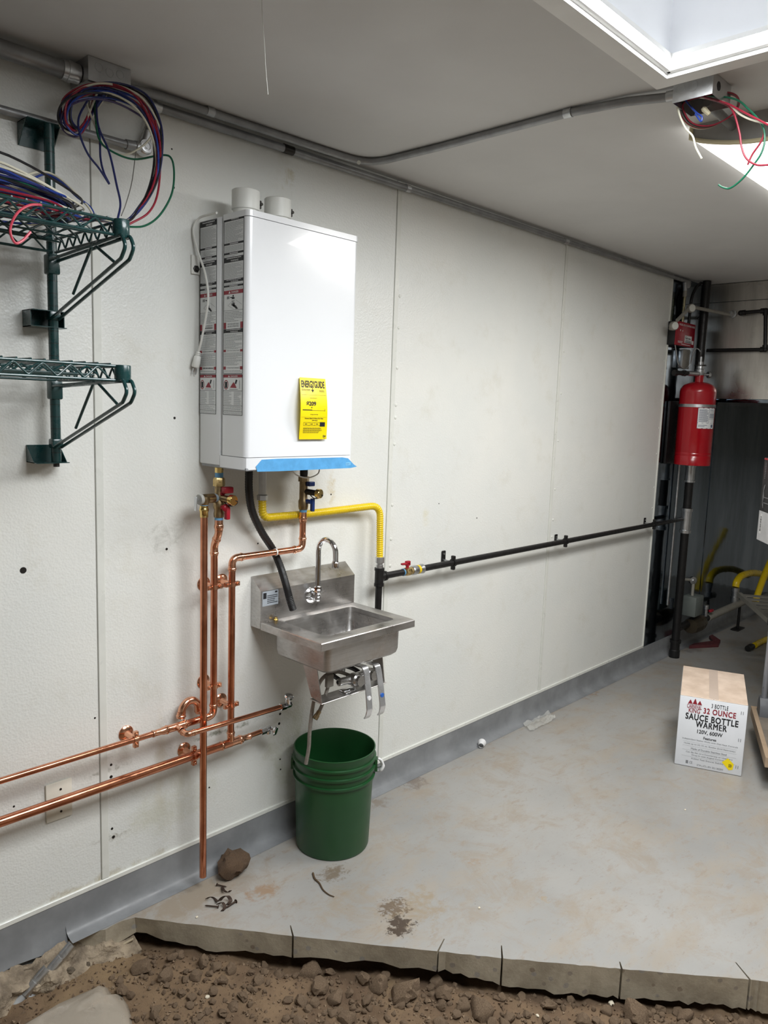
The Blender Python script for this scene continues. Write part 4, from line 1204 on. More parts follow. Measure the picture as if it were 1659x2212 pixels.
# outlet blank plate on the wall
q0 = P(95, 1695, Y=0); q1 = P(157, 1755, Y=0)
cxp = (P(94, 1735, Y=0).x+P(157, 1715, Y=0).x)/2; wz = .0575
zc_ = (P(125, 1687, Y=0).z+P(125, 1768, Y=0).z)/2
wp = thing('blank_wall_plate', 'dusty white blank electrical wall plate behind lower copper pipe', 'wall plate', (cxp, 0, zc_-wz))
MB().rbox((cxp-.038, -.008, zc_-wz), (cxp+.038, 0, zc_+wz), .003).build('plate', M('dusty_plate', S(226, 222, 208), .45, 0, .06, 12), wp)
for dz_ in (-.034, .034):
    MB().cyl((cxp+.004, -.0092, zc_+dz_), (cxp+.004, -.008, zc_+dz_), .0035, n=10).build('plate_screw', MT['screw'], wp)
# ------------------------------------------------------------------ conduits and junction boxes
def conduit(name, label, pts, r, mat='emt', group=None):
    m = MB().tube(pts, r, 16)
    return tag(m.build(name, MT[mat]), label, 'conduit', group)

def open_box(o, x0, x1, y0, y1, z0, z1, mat, holes):
    th = .0016
    MB().box((x0, y0, z1-th), (x1, y1, z1)).build('back_plate', mat, o)
    for a, b in (((x0, y0, z0), (x0+th, y1, z1-th)), ((x1-th, y0, z0), (x1, y1, z1-th)), ((x0+th, y0, z0), (x1-th, y0+th, z1-th)), ((x0+th, y1-th, z0), (x1-th, y1, z1-th))):
        MB().box(a, b).build('side_plate', mat, o)
    for (c, d, r_) in holes:
        MB().lathe([(0, r_), (0, r_*.99), (.0006, r_*.97), (.0006, r_*.80), (.0001, r_*.78), (.0001, 0.0005)], c, d, 24, False, False).build('knockout', mat, o)

j1 = thing('junction_box', 'open galvanised junction box at wall corner with wires spilling onto shelf', 'junction box', (1.02, -.054, 2.386))
open_box(j1, .964, 1.080, -.108, -.006, 2.386, CEIL-.001, MT['galv'],
         [((.964+.029+.029*k, -.108, 2.424-.004*(k % 2)), (0, -1, 0), .0115) for k in range(3)])
MB().box((.962, -.1, 2.384), (.98, -.02, 2.387)).build('cover_ear', MT['galv'], j1)
# fat conduit entering it from the left
bc = thing('large_conduit', 'thick galvanised conduit running along ceiling corner into junction box', 'conduit', (.4, -.055, 2.35))
MB().cyl((-1.5, -.055, 2.402), (.93, -.055, 2.410), .0218, n=24).build('tube', MT['emt'], bc)
MB().lathe([(0, .0245), (.012, .0245), (.013, .0265), (.024, .0265), (.025, .0245), (.044, .0245)], (.918, -.055, 2.410), (1, 0, 0), 24).build('connector', MT['galv_bright'], bc)
# smaller conduit below, ending in a pulling elbow
lc = thing('wall_conduit', 'thin grey conduit along upper wall ending in round elbow fitting', 'conduit', (.9, -.025, 2.26))
pz = 2.283
MB().cyl((-1.5, -.025, 2.266), (1.125, -.025, pz), .0105, n=18).build('tube', MT['emt'], lc)
MB().cyl((1.108, -.025, pz), (1.135, -.025, pz+.002), .0135, n=18).build('connector', MT['emt'], lc)
eb = MB().lathe([(0, .022), (.022, .022), (.026, .018)], (1.163, -.012, pz+.006), (0, -1, 0), 24).cyl((1.135, -.025, pz+.001), (1.16, -.025, pz+.004), .0155, n=18).cyl((1.163, -.025, pz+.006), (1.175, -.025, pz+.05), .0135, n=18).build('elbow_body', MT['galv_bright'], lc)
MB().lathe([(0, .016), (.002, .016), (.0025, .011), (.0005, .0105), (.0005, .006), (.003, .0055)], (1.163, -.038, pz+.006), (0, -1, 0), 24).build('elbow_cover', MT['galv_bright'], eb)
MB().cyl((1.175, -.025, pz+.04), (1.187, -.025, 2.392), .0105, n=16).build('riser', MT['emt'], lc)
# main wall conduit along the corner
wc = thing('corner_conduit', 'long grey conduit along top of white wall to far steel corner', 'conduit', (3.0, -.02, 2.40))
zl = 2.4125
MB().lathe([(0, .018), (.014, .018), (.015, .0145), (.03, .0145)], (1.187, -.02, zl-.004), (1, 0, 0), 22).build('end_fitting', MT['galv_bright'], wc)
MB().cyl((1.20, -.02, zl-.004), (2.255, -.02, zl+.004), .0128, n=18).build('tube', MT['emt'], wc)
MB().cyl((2.25, -.02, zl+.006), (4.88, -.02, zl+.012), .0112, n=18).build('tube', MT['emt'], wc)
MB().lathe([(-.02, .0145), (.02, .0145)], (P(622, 325, Y=-.02).x, -.02, zl), (1, 0, 0), 18).build('coupling', MT['screw'], wc)
MB().lathe([(-.006, .0145), (.016, .0145), (.017, .0125)], (2.255, -.02, zl+.005), (1, 0, 0), 18).build('coupling', MT['galv_bright'], wc)
MB().lathe([(-.016, .0135), (.016, .0135)], (P(1222, 523, Y=-.02).x, -.02, zl+.008), (1, 0, 0), 18).build('coupling', MT['galv_bright'], wc)
# ceiling conduit that bends across to the second box
uc = thing('ceiling_conduit', 'grey conduit bending from wall corner across ceiling to second junction box', 'conduit', (2.0, -.5, 2.41))
zu = CEIL-.0125
pth = [(1.08, -.05, zu-.012), (1.2, -.05, zu-.003), (1.574, -.055, zu), (1.80, -.062, zu)]+fillet([(1.80, -.062, zu), (2.0, -.075, zu), (2.012, -.40, zu)], .16, 12)[1:]+[(2.013, -.863, zu), (2.030, -1.03, zu-.004), (2.055, -1.120, zu-.008), (2.058, -1.150, zu-.010)]
MB().tube(pth, .0115, 16).build('tube', MT['emt'], uc)
for (x_, y_, d_) in ((1.36, -.052, (1, .01, 0)), (2.013, -.86, (0, 1, 0))):
    MB().lathe([(-.012, .0135), (.012, .0135)], (x_, y_, zu), d_, 18).build('strap', MT['galv'], uc)
MB().lathe([(0, .0135), (.020, .0135), (.021, .017), (.030, .017)], (2.053, -1.130, zu-.009), (.1, -1, 0), 20).build('connector', MT['galv_bright'], uc)
MB().lathe([(0, .007), (.002, .0065)], V(P(775, 351, Z=zu-.010)), CAM-V((2, -.1, zu)), 14).build('paint_dab', MT['strip'], uc)

j2 = thing('ceiling_box', 'open galvanised ceiling junction box beside skylight with loose wires', 'junction box', (2.08, -1.21, 2.39))
open_box(j2, 2.024, 2.140, -1.262, -1.160, 2.392, CEIL-.001, MT['galv_bright'],
         [((2.024, -1.178-.033*k, 2.422), (-1, 0, 0), .013) for k in range(3)])
MB().lathe([(0, .011), (.0008, .011)], (2.06, -1.262, 2.42), (0, -1, 0), 18).build('open_hole', MT['print_black'], j2)
nc = thing('stub_conduit', 'short grey conduit leaving ceiling box toward the light fixture', 'conduit', (2.3, -1.20, 2.39))
MB().tube([(2.135, -1.205, 2.418), (2.20, -1.203, 2.414), (2.36, -1.19, 2.418)], .012, 16).build('tube', MT['emt'], nc)
MB().lathe([(0, .0135), (.012, .0135), (.014, .011)], (2.36, -1.19, 2.418), (1, .05, 0), 16).build('connector', MT['galv'], nc)
MB().lathe([(0, .004), (.018, .004), (.019, .006), (.023, .006)], (2.366, -1.19, 2.408), (0, 0, -1), 10).build('set_screw', MT['galv'], nc)

# ------------------------------------------------------------------ loose wires
WM = {k: M(k+'_wire', c, .35, 0, .04, 20) for k, c in dict(blue=S(38, 62, 140), red=S(140, 28, 48), white=S(214, 210, 190), black=S(24, 24, 28), green=S(20, 92, 66), purple=S(58, 44, 84), pink=S(206, 74, 92), grey=S(120, 118, 112), navy=S(34, 42, 96), lilac=S(150, 130, 190)).items()}
def wire(col, pts, label, group=None, r=.0027, n=8):
    m = MB().tube(catmull(pts, n), r, 7)
    return tag(m.build('wire', WM[col]), label, 'wire', group)
rnd = random.Random(11)
main = [(202, 205, -.06), (192, 258, -.075), (172, 280, -.085), (150, 256, -.09), (156, 214, -.10), (200, 188, -.12), (258, 188, -.14), (312, 214, -.17), (342, 268, -.20), (350, 330, -.23), (338, 392, -.26), (306, 446, -.29), (268, 479, -.31)]
cols = ['blue', 'red', 'white', 'black', 'blue', 'purple', 'red', 'navy', 'white', 'black', 'blue', 'red', 'navy']
for i, c_ in enumerate(cols):
    jx, jy = rnd.uniform(-30, 10), rnd.uniform(-6, 30); ph = rnd.random()*6
    pts = []
    for k, (x_, y_, yy) in enumerate(main):
        f_ = math.sin(PI*k/(len(main)-1))
        w_ = 1-.6*(k/(len(main)-1))**4
        pts.append(P(x_+(jx*f_+3*math.sin(ph+k*1.7))*w_, y_+(jy*f_*(1 if k < 8 else .3)+3*math.cos(ph*2+k))*w_, Y=yy+.012*math.sin(ph+k*.9)))
    pts[0] = V((1.0+rnd.uniform(0, .05), -.06+rnd.uniform(-.02, .02), 2.40))
    pts.append(V((.858+rnd.uniform(-.02, .01), -.335+rnd.uniform(-.03, .03), 1.9965)))
    nm_ = {'navy': 'dark blue'}.get(c_, c_)
    wire(c_, pts, nm_+' wire looping out of wall junction box down to the shelf', 'wires looping from the wall junction box')
def pp_(lst, ys):
    n = len(lst)
    return [P(a, b, Y=ys[0]+(ys[1]-ys[0])*k/(n-1)) for k, (a, b) in enumerate(lst)]
wire('green', pp_([(205, 205), (206, 250), (214, 300), (240, 326), (290, 344), (350, 335), (371, 344), (376, 382), (369, 424), (344, 466), (312, 488), (272, 490)], (-.07, -.30)), 'green wire swinging widest right between wall box and shelf')
wire('navy', pp_([(190, 215), (170, 255), (173, 292), (190, 333), (214, 364), (236, 398)], (-.08, -.14)), 'blue wire end dangling down left of the white wire loop', 'blue wire ends dangling in a vee')
wire('navy', pp_([(200, 210), (205, 245), (215, 290), (217, 340), (224, 372), (236, 397)], (-.07, -.14)), 'blue wire end dangling straight beside green wire', 'blue wire ends dangling in a vee')
wire('navy', pp_([(208, 210), (212, 270), (236, 330), (252, 400), (260, 440), (254, 474)], (-.07, -.33)), 'blue wire hanging alone from wall box to shelf corner')
wire('white', pp_([(186, 222), (200, 258), (222, 308), (248, 330), (276, 333), (312, 312), (330, 286), (322, 262)], (-.08, -.12)), 'white wire sagging in a loop across the round elbow fitting')
wire('red', pp_([(335, 260), (346, 320), (342, 410), (322, 458), (276, 486)], (-.2, -.32)), 'red wire bowing right beside the wire bundle above shelf')
wire('grey', pp_([(318, 262), (296, 320), (285, 392), (272, 440), (262, 466)], (-.03, -.30)), 'thin grey wire hanging straight from round elbow to shelf', None, .0012)

# ------------------------------------------------------------------ wire shelving
GE = MT['green_epoxy']
PX, PYp = .885, -.052
sp = thing('shelf_post', 'dark green wall-mounted shelving post with triangular brackets', 'shelf post', (PX, PYp, 1.40))
MB().cyl((PX, PYp, 1.415), (PX, PYp, 2.268), .0127, n=20).build('post', GE, sp)
MB().lathe([(0, .008), (.010, .008)], (PX, PYp, 1.402), n=14).build('foot_bolt', MT['screw'], sp)
for k in range(26):
    z = 1.44+k*.0317
    MB().lathe([(-.0006, .0128), (-.0006, .0130), (.0006, .0130), (.0006, .0128)], (PX, PYp, z), n=20, cap0=False, cap1=False).build('groove_ring', MT['screw'], sp)
for (z0, z1, up) in ((2.215, 2.270, 1), (1.765, 1.808, 0), (1.412, 1.458, -1)):
    b_ = MB().box((PX-.058, -.004, z0), (PX+.030, -.0005, z1))
    for x_ in (PX-.058, PX+.028):
        if up == 1: b_.prism([(x_, -.004, z0), (x_, -.004, z1), (x_, PYp, z1)], (.002, 0, 0))
        elif up == -1: b_.prism([(x_, -.004, z1), (x_, -.004, z0), (x_, PYp, z0)], (.002, 0, 0))
        else: b_.prism([(x_, -.004, z0), (x_, -.004, z1), (x_, PYp, z1), (x_, PYp, z0)], (.002, 0, 0))
    if up >= 0: b_.box((PX-.058, PYp-.014, z1-.002), (PX+.030, -.001, z1))
    if up <= 0: b_.box((PX-.058, PYp-.014, z0), (PX+.030, -.001, z0+.002))
    b_.build('wall_bracket', GE, sp)
YFR = -.420
def bracket(zs, zd, label):
    """cantilever arm: double rods out under the shelf and a diagonal stay back to the post"""
    o = thing('cantilever_bracket', label, 'shelf bracket', (PX, PYp, zd), 'cantilever shelf brackets')
    MB().rbox((PX-.016, PYp-.016, zs-.075), (PX+.016, PYp+.016, zs-.024), .005).build('post_sleeve', GE, o)
    MB().rbox((PX-.015, PYp-.015, zd-.004), (PX+.015, PYp+.015, zd+.022), .005).build('lower_sleeve', GE, o)
    for s_ in (-.010, .010):
        x_ = PX+s_
        path = fillet([(x_, PYp-.012, zs-.040), (x_, YFR-.022, zs-.024), (x_, YFR-.040, zs-.050), (x_, YFR-.018, zs-.075), (x_, PYp-.012, zd)], [.016, .016, .02], 5)
        MB().tube(path, .0042, 10).build('rod', GE, o)
    a = V((PX, YFR+.145, zs-.030)); b = V((PX, PYp-.12, zd+.055))
    MB().tube([a+V((0, .0, 0)), b], .0036, 10).build('brace', GE, o)
    MB().tube([a+V((0, -.02, 0)), V((PX, YFR+.03, zs-.078))], .0036, 10).build('brace', GE, o)
    return o
bracket(1.975, 1.788, 'green cantilever bracket under the shelf that holds coiled wires')
bracket(1.655, 1.455, 'green cantilever bracket under the empty lower shelf')
def shelf(z, label):
    o = thing('wire_shelf', label, 'wire shelf', (.3, -.23, z-.036), 'green wire shelves')
    XA = -.55
    MB().lathe([(0, .0175), (.002, .0185), (.038, .0185), (.040, .0175)], (PX, YFR, z-.037), n=24, cap0=False).build('corner_collar', GE, o)
    for (y_, nm) in ((YFR, 'front_rail'), (-.085, 'back_rail')):
        for dz_ in (0, -.032):
            MB().cyl((XA, y_, z+dz_), (PX-.012, y_, z+dz_), .0034, n=10).build(nm, GE, o)
        zz = []; n_ = 46
        for k in range(n_+1):
            zz.append(V((PX-.03-k*(PX-.03-XA)/n_, y_, z-(0.002 if k % 2 else .030))))
        MB().tube(fillet(zz, .006, 2), .0024, 8).build('truss_wire', GE, o)
    for dz_ in (0, -.032):
        MB().cyl((PX-.004, YFR, z+dz_), (PX-.004, -.085, z+dz_), .0034, n=10).build('end_rail', GE, o)
    zz = [V((PX-.004, YFR+.02+k*.0215, z-(.002 if k % 2 else .030))) for k in range(15)]
    MB().tube(fillet(zz, .005, 2), .0024, 8).build('truss_wire', GE, o)
    m = MB()
    for k in range(46):
        x_ = PX-.03-k*.0295
        m.cyl((x_, YFR, z+.0045), (x_, -.085, z+.0045), .0021, n=7)
    m.build('cross_wires', GE, o)['kind'] = 'stuff'
    for y_ in (-.34, -.25, -.165):
        zz = [V((PX-.02-k*.028, y_, z-(.001 if k % 2 else .020))) for k in range(48)]
        MB().tube(fillet(zz, .006, 2), .0024, 7).build('support_truss', GE, o)
        MB().cyl((XA, y_, z-.020), (PX-.03, y_, z-.020), .0026, n=8).build('support_rail', GE, o)
    return o
shelf(1.984, 'dark green wire shelf piled with coiled wires')
shelf(1.662, 'dark green empty wire shelf below the coiled wires')

# coil of wire lying on the upper shelf
rnd = random.Random(4)
cc = ['blue', 'red', 'white', 'blue', 'green', 'navy', 'white', 'red', 'blue', 'black', 'navy', 'white', 'blue', 'red', 'green', 'navy', 'blue', 'white', 'purple', 'blue', 'white', 'red', 'navy', 'blue', 'white', 'black']
for i, c_ in enumerate(cc):
    a = .215+.012*math.sin(i*2.4)+rnd.uniform(-.02, .02); b = .135+rnd.uniform(-.022, .012)
    z0 = 1.995+(i/len(cc))*.070+rnd.uniform(0, .006)
    tilt = rnd.uniform(-.02, .03); ph = rnd.random()*6
    pts = []
    for k in range(20):
        t_ = 2*PI*k/20
        pts.append(V((.635+a*math.cos(t_)*(1+.03*math.sin(3*t_+ph)), -.25+b*math.sin(t_)*(1+.04*math.sin(2*t_+ph)), max(1.9915, z0-(.030*(i/len(cc)))*max(0, math.cos(t_))+tilt*math.sin(t_)*.5+.004*math.sin(4*t_+ph)))))
    m = MB().tube(catmull(pts, 3, True), .0027, 7, closed=True)
    tag(m.build('wire_coil', WM[c_]), {'navy': 'dark blue'}.get(c_, c_)+' wire loop in the coil lying on wire shelf', 'wire', 'wire loops coiled on the shelf')
wire('white', [P(30, 398, Y=-.20), P(60, 378, Y=-.18), P(92, 371, Y=-.18), P(120, 380, Y=-.19), P(150, 404, Y=-.22), P(190, 446, Y=-.27), P(203, 470, Y=-.30)], 'white wire arching highest above the coil on shelf')
wire('blue', [P(45, 398, Y=-.20), P(75, 384, Y=-.18), P(100, 377, Y=-.18), P(130, 392, Y=-.20), P(165, 424, Y=-.25), P(195, 448, Y=-.27), P(207, 474, Y=-.31)], 'blue wire arching just under the white one above coil')
wire('purple', [P(-10, 376, Y=-.25), P(20, 388, Y=-.28), P(50, 410, Y=-.32), P(85, 432, Y=-.35)], 'dark purple wire lying slantwise across the coil on shelf')
wire('pink', [P(112, 450, Y=-.40), P(90, 443, Y=-.42), P(62, 444, Y=-.44), P(36, 462, Y=-.45), P(22, 496, Y=-.45), P(32, 524, Y=-.45), P(48, 520, Y=-.445), P(66, 501, Y=-.44)], 'pink wire end curling down over the front shelf rail')
# red cloth hanging off the back of the upper shelf
m = MB(); nu_, nv_ = 14, 8
for j in range(nv_+1):
    for i in range(nu_+1):
        x = .44+.27*i/nu_; z = 1.990-.085*j/nv_*(1-.35*(i/nu_))
        m.v.append(V((x, -.073-.006*math.sin(x*46)*j/nv_, z)))
for j in range(nv_):
    for i in range(nu_):
        a = j*(nu_+1)+i; m.face((a, a+1, a+nu_+2, a+nu_+1))
ob = m.build('red_cloth', M('red_cloth', S(120, 20, 34), .9, 0, .1, 20))
so = ob.modifiers.new('thickness', 'SOLIDIFY'); so.thickness = .002
tag(ob, 'dark red cloth hanging behind back rail of upper wire shelf', 'cloth')

# wires at the ceiling box
def wx(col, lst, label, group=None, X0=2.10, dx=0.0, r=.0025, ys=None):
    n = len(lst)
    return wire(col, [P(a, b, X=X0+dx*k/(n-1)) for k, (a, b) in enumerate(lst)], label, group, r)
G2 = 'loose wires from the ceiling box'
wx('white', [(1464, 200), (1463, 218), (1468, 248), (1481, 277), (1496, 294), (1503, 318), (1516, 343)], 'white wire hanging down lowest left from ceiling box', None, 2.06)
wx('green', [(1490, 205), (1580, 212), (1616, 235), (1645, 268), (1652, 300), (1645, 330), (1628, 356), (1604, 386), (1578, 406), (1562, 405), (1552, 399)], 'long green wire curling down past the ceiling light', None, 2.10)
wx('red', [(1500, 206), (1560, 222), (1583, 240), (1597, 285), (1602, 318), (1612, 342), (1634, 356), (1662, 356)], 'red wire sagging in a low loop beside ceiling light', None, 2.09)
wx('red', [(1505, 203), (1568, 224), (1612, 246), (1640, 262), (1650, 284), (1644, 306), (1625, 334), (1615, 356)], 'red wire end hanging short beside the ceiling light', None, 2.11)
wx('red', [(1502, 205), (1566, 222), (1606, 242), (1664, 272)], 'red wire stretching right from ceiling box', None, 2.08)
wx('white', [(1486, 206), (1562, 220), (1600, 248), (1630, 261), (1664, 268)], 'white wire stretching right from ceiling box', None, 2.09)
wx('blue', [(1472, 206), (1490, 228), (1505, 244), (1516, 252), (1514, 262), (1502, 246)], 'short blue wire folded back under ceiling box', None, 2.07)
for i, c_ in enumerate(('red', 'black', 'grey', 'red', 'white')):
    e = [(1478-i*3, 222), (1482-i*2, 250+i*2), (1500, 268+i*2), (1530, 272+i), (1560, 262), (1585, 244), (1597-i, 224), (1590, 206+i), (1566, 199+i), (1530, 205)]
    pts = [P(a, b, X=2.075+.11*(.5-.5*math.cos(2*PI*k/10))+.004*i) for k, (a, b) in enumerate(e)]
    for p_ in pts: p_.z = min(p_.z, 2.435)
    m = MB().tube(catmull(pts, 6, True), .0021, 7, closed=True)
    tag(m.build('wire_coil', WM[c_]), c_+' wire loop coiled under the ceiling box', 'wire', 'wire loops under the ceiling box')
q = P(1522, 244, X=2.10)
tag(MB().lathe([(0, .004), (.006, .0075), (.024, .0055), (.026, .003)], q+V((-.012, .002, .010)), (.5, -.55, -.6), 8).build('wire_nut', M('cream_nylon', S(206, 196, 164), .5)), 'cream wire connector hanging under the ceiling box', 'wire nut')
# string hanging from the ceiling
m = MB().tube(catmull([(1.058, -.70, CEIL), (1.060, -.70, 2.40), (1.068, -.70, 2.33), (1.072, -.698, 2.30), (1.078, -.70, 2.243)], 8), .0008, 6)
tag(m.build('hanging_string', MT['strip']), 'thin pale string dangling from the ceiling above the heater', 'string')

# ------------------------------------------------------------------ ceiling light
lf = thing('ceiling_light', 'lit fluorescent ceiling light with cream end frame', 'ceiling light', (2.95, -1.30, 2.36))
FX0, FX1, FY0, FY1 = 2.352, 3.57, -1.54, -1.072
n_ = 16
secs = []
for k in range(n_+1):
    u_ = k/n_; y = FY1+(FY0-FY1)*u_
    secs.append((y, 2.408-.045*math.sin(PI*u_)**.8))
m = MB()
for k in range(n_):
    (ya, za), (yb, zb) = secs[k], secs[k+1]
    m.quad((FX0+.004, ya, za), (FX1, ya, za), (FX1, yb, zb), (FX0+.004, yb, zb))
MT['lens'] = emit('lit_lens', (1.0, .985, .96), LENS_GLOW)
m.build('lens', MT['lens'], lf)
m = MB().prism([(FX0, y, z+.001) for y, z in secs]+[(FX0, FY0, CEIL), (FX0, FY1, CEIL)], (.004, 0, 0))
ep_ = m.build('end_plate', M('grey_end_plate', S(150, 148, 144), .5), lf)
MT['cream'] = M('cream_frame', S(214, 204, 168), .45, 0, .05, 10)
for k in range(0, n_):
    pass
mm = MB()
low = [V((FX0-.002, y, z)) for y, z in secs]
mm.tube([V((FX0-.002, FY1, CEIL-.002))]+low+[V((FX0-.002, FY0, CEIL-.002))], .0065, 8)
mm.build('end_frame', MT['cream'], ep_)
fl_ = bpy.data.lights.new('ceiling_light_lamp', 'AREA')
fl_.shape = 'RECTANGLE'; fl_.size = FX1-FX0-.05; fl_.size_y = .38; fl_.energy = FIXTURE_POWER; fl_.color = (1.0, .985, .96)
flo = bpy.data.objects.new('lamp', fl_); COL.objects.link(flo); flo.parent = lf
flo.location = V(((FX0+FX1)/2, (FY0+FY1)/2, 2.3585))-ORG[lf.name]
MB().box((FX0+.004, FY0+.01, 2.425), (FX1, FY1-.01, CEIL)).build('tray', MT['trimwhite'], lf)
# ------------------------------------------------------------------ exhaust hood
HDX = 5.14
hd = thing('exhaust_hood', 'stainless kitchen exhaust hood hanging from ceiling at end of wall', 'exhaust hood', (6.3, -.65, 1.715))
HY0, HY1, HB = -1.30, -.012, 1.715
zs_ = P(1600, 650, X=HDX).z
MB().box((HDX, HY0, zs_+.002), (HDX+.004, HY1, CEIL-.004)).build('end_panel_upper', MT['hoodsteel'], hd)
MB().box((HDX, HY0, HB), (HDX+.004, HY1, zs_-.002)).build('end_panel', MT['hoodsteel'], hd)
MB().box((HDX, HY0, HB), (7.45, HY0+.004, CEIL-.004)).build('front_panel', MT['hoodsteel'], hd)
MB().box((HDX+.004, HY0+.004, 2.35), (7.45, HY1, 2.354)).build('plenum', MT['shadesteel'], hd)
MB().rbox((HDX-.006, HY0, HB-.020), (HDX+.05, HY1, HB+.004), .003).build('lower_gutter', MT['shadesteel'], hd)
MB().rbox((HDX, HY0-.006, HB-.020), (7.45, HY0+.05, HB+.004), .003).build('front_gutter', MT['shadesteel'], hd)
MB().box((7.446, HY0, HB), (7.45, HY1, CEIL-.004)).build('end_panel_far', MT['hoodsteel'], hd)

# ------------------------------------------------------------------ fire suppression gear
tx, ty = 4.838, -.150
zb0 = 1.297; zsh = P(1507, 847, Y=ty).z; ztop = P(1508, 825, Y=ty).z
tk = thing('suppressant_tank', 'red fire suppression cylinder with white label mounted beside hood', 'fire cylinder', (tx, ty, zb0))
RT = .107
MB().lathe([(0, .100), (.002, RT), (.055, RT), (.058, RT*.985), (.062, RT*.985), (.065, RT), (.075, RT), (.078, RT*.985), (.082, RT*.985), (.085, RT), (zsh-zb0, RT), (zsh-zb0+.002, RT*1.0), (zsh-zb0+.02, RT*.97), (zsh-zb0+.042, RT*.82), (ztop-zb0-.004, RT*.5), (ztop-zb0, .026), (ztop-zb0+.040, .026)], (tx, ty, zb0), n=40).build('shell', MT['red_paint'], tk)
zband = P(1507, 877, Y=ty).z
MB().lathe([(-.009, RT), (-.009, RT+.003), (.009, RT+.003), (.009, RT)], (tx, ty, zband), n=40, cap0=False, cap1=False).build('strap_band', MT['galv'], tk)
zlt, zlb = P(1520, 882, Y=ty).z, P(1520, 925, Y=ty).z
def cylS(u, v, off=0.0):
    a = R(-153+u*67)
    return V((tx+(RT+.0008+off)*math.cos(a), ty+(RT+.0008+off)*math.sin(a), zlb+(zlt-zlb)*v))
m = MB(); rect_into(m, cylS, 0, 0, 1, 1, 10, 1); lbk = m.build('tank_label', MT['label'], tk)
m = MB(); c2 = lambda u, v: cylS(u, v, .0006)
rd_ = random.Random(8)
for (a, b, c_, d_) in ((0, 0, 1, .02), (0, .98, 1, 1), (0, 0, .015, 1), (.985, 0, 1, 1), (0, .26, 1, .275), (.55, .26, .565, 1), (.55, .78, 1, .79), (.55, .45, 1, .46)): rect_into(m, c2, a, b, c_, d_, 4, 1)
lines_into(m, c2, .06, .3, .52, .95, .045, .5, rd_, .2); lines_into(m, c2, .6, .48, .95, .75, .06, .5, rd_, .3); lines_into(m, c2, .6, .82, .95, .95, .05, .4, rd_, .3); lines_into(m, c2, .06, .06, .5, .2, .06, .4, rd_, .5)
rect_into(m, c2, .74, .06, .88, .2, 2, 1)
m.build('label_print', M('blue_grey_ink', S(96, 104, 128), .5), lbk, fix=False)['kind'] = 'stuff'
zv = ztop+.036
MB().lathe([(0, .022), (.012, .026), (.040, .026), (.044, .022), (.062, .022)], (tx, ty, zv), n=18).build('valve_head', MT['galv'], tk)
MB().lathe([(0, .036), (.005, .036)], (tx, ty, zv+.062), n=20).build('valve_flange', MT['screw'], tk)
MB().lathe([(0, .014), (.02, .014), (.022, .008), (.05, .008)], (tx, ty, zv+.067), n=12).build('valve_stem', MT['galv'], tk)
ga = MB().lathe([(0, .006), (.03, .006), (.031, .020), (.045, .020)], (tx+.02, ty-.012, zv+.010), (.75, -.65, 0), 20).build('pressure_gauge', MT['galv_bright'], tk)
MB().rbox((tx-.09, -.02, zb0+.0), (tx+.05, -.003, 1.69), .004).build('wall_bracket', MT['blackpipe'], tk)
tb = thing('discharge_pipe', 'short dark pipe leaving tank valve along the wall', 'pipe', (4.7, -.12, zv))
MB().cyl((tx-.024, ty, zv+.012), (tx-.13, ty+.02, zv+.010), .015, n=16).build('brass_nipple', MT['galv'], tb)
MB().lathe([(0, .013), (.03, .013), (.031, .018), (.05, .018), (.051, .013), (.10, .013), (.101, .018), (.125, .018)], (tx-.12, ty+.018, zv+.010), (-1, .35, -.02), 16).build('pipe', MT['blackpipe'], tb)
# control head
bx0, bx1, bfy, bz0, bz1 = 4.664, 4.935, -.058, 2.028, 2.168
ch = thing('control_head', 'red metal control box with white lettering above the fire cylinder', 'control box', (4.8, -.03, bz0))
MB().rbox((bx0, bfy+.006, bz0), (bx1, -.002, bz1), .003).build('housing', M('black_housing', S(26, 26, 28), .5), ch)
rf = MB().rbox((bx0-.002, bfy, bz0-.002), (bx1+.002, bfy+.008, bz1+.002), .003).build('red_cover', MT['red_plastic'], ch)
cf = lambda u, v: V((bx0+(bx1-bx0)*u, bfy-.0006, bz0+(bz1-bz0)*v))
m = MB(); text_into(m, 'MODEL MCH CONTROL HEAD', cf, .12, .84, .96, .92, .01); lines_into(m, cf, .10, .10, .36, .2, .05, .5, random.Random(2), .2); lines_into(m, cf, .3, .04, .8, .09, .05, .5, random.Random(3), 0)
rect_into(m, cf, .18, .60, .22, .68); rect_into(m, cf, .30, .60, .34, .66); rect_into(m, cf, .86, .12, .95, .28)
m.build('cover_print', MT['print_white'], rf, fix=False)['kind'] = 'stuff'
m = MB(); rect_into(m, lambda u, v: cf(u, v)+V((0, -.0004, 0)), .45, .14, .84, .46); stk = m.build('sticker', MT['print_white'], rf, fix=False)
m = MB(); cg = lambda u, v: cf(u, v)+V((0, -.0009, 0)); rect_into(m, cg, .48, .16, .82, .19); lines_into(m, cg, .5, .2, .8, .28, .04, .5, random.Random(4), .2)
rect_into(m, cg, .5, .31, .53, .42); rect_into(m, cg, .5, .31, .6, .34); rect_into(m, cg, .58, .31, .61, .39); rect_into(m, cg, .64, .32, .78, .36)
m.build('sticker_print', MT['print_black'], stk, fix=False)['kind'] = 'stuff'
